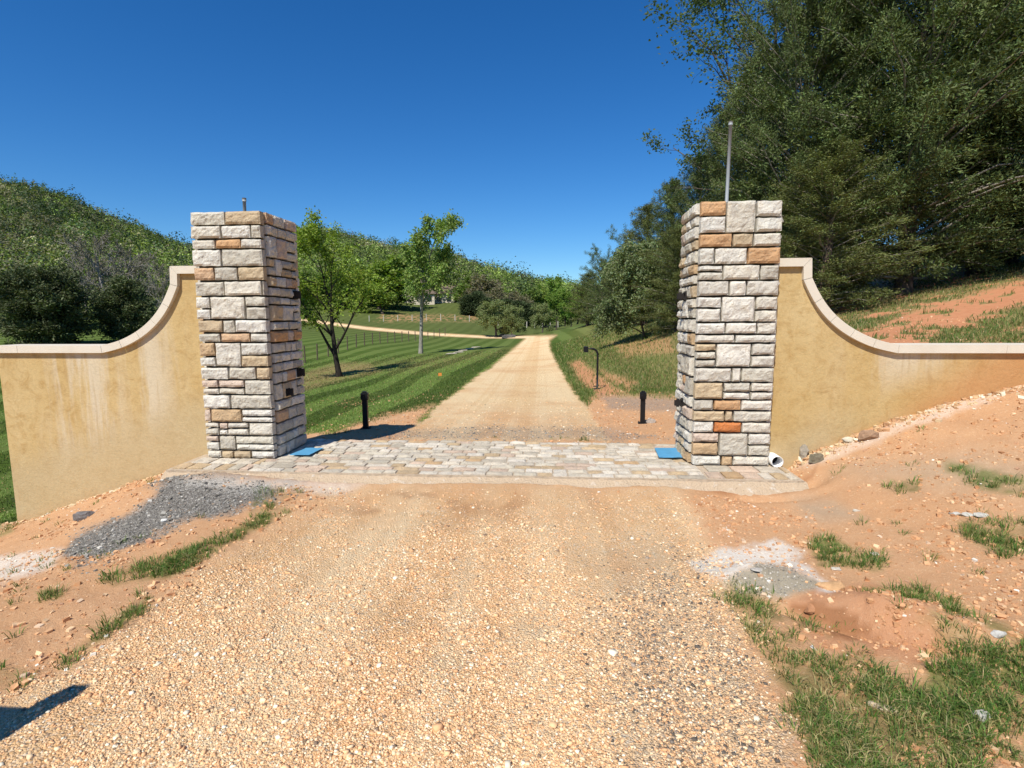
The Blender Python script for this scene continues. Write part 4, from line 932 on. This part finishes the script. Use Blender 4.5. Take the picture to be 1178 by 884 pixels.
# ------------------------------------------------------------------ grass and gravel
def polar(n, r0, r1, a0=-54, a1=46):
    a = R_(1)*rng.uniform(a0, a1, n); r = np.exp(rng.uniform(math.log(r0), math.log(r1), n)); return CAM[0]+r*np.sin(a), CAM[1]+r*np.cos(a), r
def blades(x, y, z, L, W, lean, cols):
    n = len(x); a = rng.uniform(0, 6.283, n); D = lean; S_ = np.stack([np.cos(a), np.sin(a), np.zeros(n)], 1)*W[:, None]; B = np.stack([x, y, z], 1)
    up = np.array([0, 0, 1.]); M = B+(up*.6+D*.25)*L[:, None]; T = B+(up*.80+D*.85)*L[:, None]
    V = np.stack([B-S_, B+S_, M-S_*.75, M+S_*.75, T], 1).reshape(-1, 3); i = np.arange(n)[:, None]*5
    return V, np.concatenate([i+[[0, 1, 3]], i+[[0, 3, 2]], i+[[2, 3, 4]]]), np.repeat(cols, 5, 0)
onap = lambda x, y: (np.abs(x) < 3.35) & (y > -.75) & (y < 1.05)
inwall = lambda x, y: (y > WY0-.03) & (y < WY1+.03)
# tufts in front of the gate
x, y, r = polar(60000, 1.6, 14); z = zf(x, y); Zq, *_ = zones(x, y, z); g = Zq['grass']
k = (y < .1) & (rng.random(len(x)) < g*(.25+.75*(fbm(x*5, y*5, 2) > .46))*.62) & ~onap(x, y)
k |= (y < .1) & (np.abs(x-.3) > 2.3) & (g < .5) & (rng.random(len(x)) < .0055) & ~onap(x, y)
tx, ty, dry_ = x[k], y[k], Zq['dry'][k]; nb = 16; n = len(tx)*nb
a = rng.uniform(0, 6.283, n); rad = rng.random(n)**.5*np.repeat(rng.uniform(.02, .055, len(tx)), nb)
bx = np.repeat(tx, nb)+np.cos(a)*rad; by = np.repeat(ty, nb)+np.sin(a)*rad; bz = zf(bx, by)-.004
sz = np.repeat(rng.uniform(.035, .085, len(tx))*(1-.35*dry_), nb)*rng.uniform(.5, 1.2, n)
lean = np.stack([np.cos(a), np.sin(a), np.zeros(n)], 1)*rng.uniform(.3, 1.3, (n, 1))+rng.normal(0, .3, (n, 3)); lean[:, 2] = -np.abs(lean[:, 2])*.3
co = hsv((.115, .185, .040), n, rng, .4, .2); dm = rng.random(n) < .16+np.repeat(dry_, nb)*.5; co[dm] = hsv((.40, .33, .15), int(dm.sum()), rng, .3, .08)
V, F, c = blades(bx, by, bz, sz, rng.uniform(.0014, .0030, n), lean, co)
o = mesh_np('grass_tufts', V, F, M_grass, None, c); tag(o, 'ragged green grass tufts growing through the clay in front of the wall', 'grass', None, 'stuff')
# lawn and bank behind the gate
x, y, r = polar(260000, 6.5, 42); z = zf(x, y); Zq, _u2, _v2, _w2 = zones(x, y, z); g = Zq['grass']
k = (y > .5) & (rng.random(len(x)) < g) & ~inwall(x, y) & ~onap(x, y); k |= (x < -5.9) & (y <= .5) & (g > .5)
x, y, z, r, bank, dr = x[k], y[k], z[k], r[k], (_u2[k] > 640), Zq['dry'][k]; n = len(x)
L = np.where(bank, .075, .032)*rng.uniform(.6, 1.4, n)*(1+r/45); lean = rng.normal(0, .6, (n, 3)); lean[:, 2] *= .2
ln_ = np.sin(lane(x, y)*2*math.pi/1.9) > 0
co = hsv((.125, .180, .042), n, rng, .3, .12); co[(~bank) & ln_] *= 1.7; co[(~bank) & ~ln_] *= .65; dm = rng.random(n) < np.where(bank, .18, .03)+.5*dr; co[dm] = hsv((.34, .27, .12), int(dm.sum()), rng, .3, .08)
V, F, c = blades(x, y, z-.005, L, .0022*(1+r/6), lean, co)
o = mesh_np('lawn_grass', V, F, M_grass, None, c); tag(o, 'short mown lawn blades and rougher bank grass beyond the gate', 'grass', None, 'stuff')

def stones(name, x, y, z, s, cols, label, flat=.6, jit=.38, sm=False):
    n = len(x); cube = np.array([(a, b, c) for a in (-1, 1) for b in (-1, 1) for c in (-1, 1)], float)/1.5
    V = cube[None]*(1+rng.uniform(-jit, jit, (n, 8, 3)))*np.stack([s*rng.uniform(.8, 1.4, n), s, s*rng.uniform(flat*.7, flat*1.3, n)], 1)[:, None]
    a = rng.uniform(0, 6.283, n); ca, sa = np.cos(a)[:, None], np.sin(a)[:, None]; b = rng.normal(0, .35, n); cb, sb = np.cos(b)[:, None], np.sin(b)[:, None]
    X, Y, Zz = V[..., 0], V[..., 1], V[..., 2]; Y, Zz = Y*cb-Zz*sb, Y*sb+Zz*cb; X, Y = X*ca-Y*sa, X*sa+Y*ca
    V = np.stack([X+x[:, None], Y+y[:, None], Zz+(z+s*flat*.25)[:, None]], -1).reshape(-1, 3)
    f = np.array([(0, 1, 3, 2), (4, 6, 7, 5), (0, 4, 5, 1), (2, 3, 7, 6), (0, 2, 6, 4), (1, 5, 7, 3)]); F = (np.arange(n)[:, None, None]*8+f[None]).reshape(-1, 4)
    o = mesh_np(name, V, F, M_peb, None, np.repeat(cols, 8, 0), smooth=sm); tag(o, label, 'gravel', None, 'stuff')
t = NT('pebble'); t.col(t.attr('Col', 'Color')); t.b.inputs['Roughness'].default_value = .85; M_peb = t.m
def pick(pal, w, n): pal = np.array(pal); return pal[rng.choice(len(pal), n, p=np.array(w)/sum(w))]*rng.uniform(.85, 1.15, (n, 1))
x, y, r = polar(330000, 1.45, 13); z = zf(x, y); Zq, *_ = zones(x, y, z)
cov = .12+.72*sstep(.40, .64, .35*(fbm(x*3.3+9, y*2.1, 3)-.5)+ fbm(x*1.6, y*1.0, 3)+.16*sstep(-1.2, -4.0, y)-.02)*sstep(-.6, -2.2, y+.3*np.abs(x)*0)
k = (rng.random(len(x)) < Zq['tan']*cov) & ~onap(x, y); x, y, z, r, pb = x[k], y[k], z[k], r[k], Zq['peb'][k]; n = len(x)
s = .0029*rng.lognormal(0, .45, n)*(1+r/9); co = pick([(.82, .51, .27), (.87, .64, .39), (.74, .42, .21), (.88, .78, .58), (.26, .18, .12)], [4, 4, 3, 1.2, .35], n)
dk = rng.random(n) < pb*.30; co[dk] = pick([(.12, .10, .08), (.22, .18, .14), (.36, .29, .22)], [2, 2, 1], int(dk.sum()))
big = rng.random(n) < .004; s[big] *= 1.8
stones('drive_gravel', x, y, z, s, co, 'tan pea gravel spread over the drive in the foreground', jit=.28, sm=True)
x, y, r = polar(150000, 3, 14); z = zf(x, y); Zq, *_ = zones(x, y, z)
k = (rng.random(len(x)) < Zq['grey']+.22*Zq['greyw']) & ~onap(x, y); x, y, z = x[k], y[k], z[k]; n = len(x)
x3, y3, r3 = polar(60000, 3, 4.6, 10, 46); z3 = zf(x3, y3); Zr, *_ = zones(x3, y3, z3); k3 = rng.random(len(x3)) < .35*Zr['ash']; x3, y3, z3 = x3[k3], y3[k3], z3[k3]
stones('ash_grit', x3, y3, z3, np.minimum(.0028*rng.lognormal(0, .6, len(x3)), .009), pick([(.30, .27, .22), (.44, .40, .33), (.62, .57, .48), (.22, .20, .17)], [4, 4, 2, 2], len(x3)), 'fine grey grit on the small ash coloured heap at the right of the drive')
stones('crushed_stone', x, y, z, np.minimum(.0056*rng.lognormal(0, .55, n), .02), pick([(.17, .155, .13), (.25, .23, .195), (.35, .325, .28), (.62, .58, .50), (.34, .24, .16)], [4, 4, 3, .6, .9], n), 'dark grey crushed stone heap and strip around the paved apron')
x, y, r = polar(60000, 1.8, 18); z = zf(x, y); Zq, *_ = zones(x, y, z); bare_ = (1-Zq['tan'])*(1-Zq['grass'])*(1-Zq['grey'])
k = (rng.random(len(x)) < bare_*(.06+.5*(fbm(x*2+7, y*2, 3) > .60)+.6*Zq['pale'])) & ~onap(x, y) & ~inwall(x, y); x, y, z = x[k], y[k], z[k]; n = len(x)
stones('clay_stones', x, y, z, np.minimum(.006*rng.lognormal(0, .6, n), .018), pick([(.58, .33, .18), (.66, .48, .32), (.76, .69, .57), (.46, .27, .16)], [4, 3, 1.6, 2], n), 'loose stone chips scattered over the bare clay')
x, y, r = polar(90000, 1.8, 16); z = zf(x, y); Zq, *_ = zones(x, y, z); bare_ = (1-Zq['tan'])*(1-.6*Zq['grass'])*(1-Zq['grey'])*(1-Zq['pale'])*(1-.8*Zq['ash'])
k = (rng.random(len(x)) < bare_*(.10+.75*sstep(.46, .62, fbm(x*1.7+31, y*1.7, 4)))) & ~onap(x, y) & ~inwall(x, y); x, y, z = x[k], y[k], z[k]; n = len(x)
stones('clay_clods', x, y, z, np.minimum(.0055*rng.lognormal(0, .55, n), .017)*(1+np.hypot(x-CAM[0], y-CAM[1])/25), pick([(.56, .30, .145), (.64, .37, .19), (.47, .235, .11), (.70, .47, .27)], [4, 4, 2, 2], n), 'crumbly orange clay clods covering the disturbed banks', flat=.8)
n = 3400; sd2 = rng.random(n) < .72; x = np.where(sd2, rng.uniform(3.3, 9, n), -rng.uniform(3.3, 5.9, n)); y = WY0-.01-np.abs(rng.normal(0, .07, n))*np.where(rng.random(n) < .25, 2.2, 1); z = zf(x, y)
stones('mortar_crumbs', x, y, z, np.minimum(.008*rng.lognormal(0, .6, n), .03), pick([(.66, .50, .30), (.60, .40, .22), (.74, .66, .50), (.50, .29, .15)], [3, 4, 1.5, 3], n), 'pale mortar crumbs and clods along the foot of the stucco walls', flat=.8)
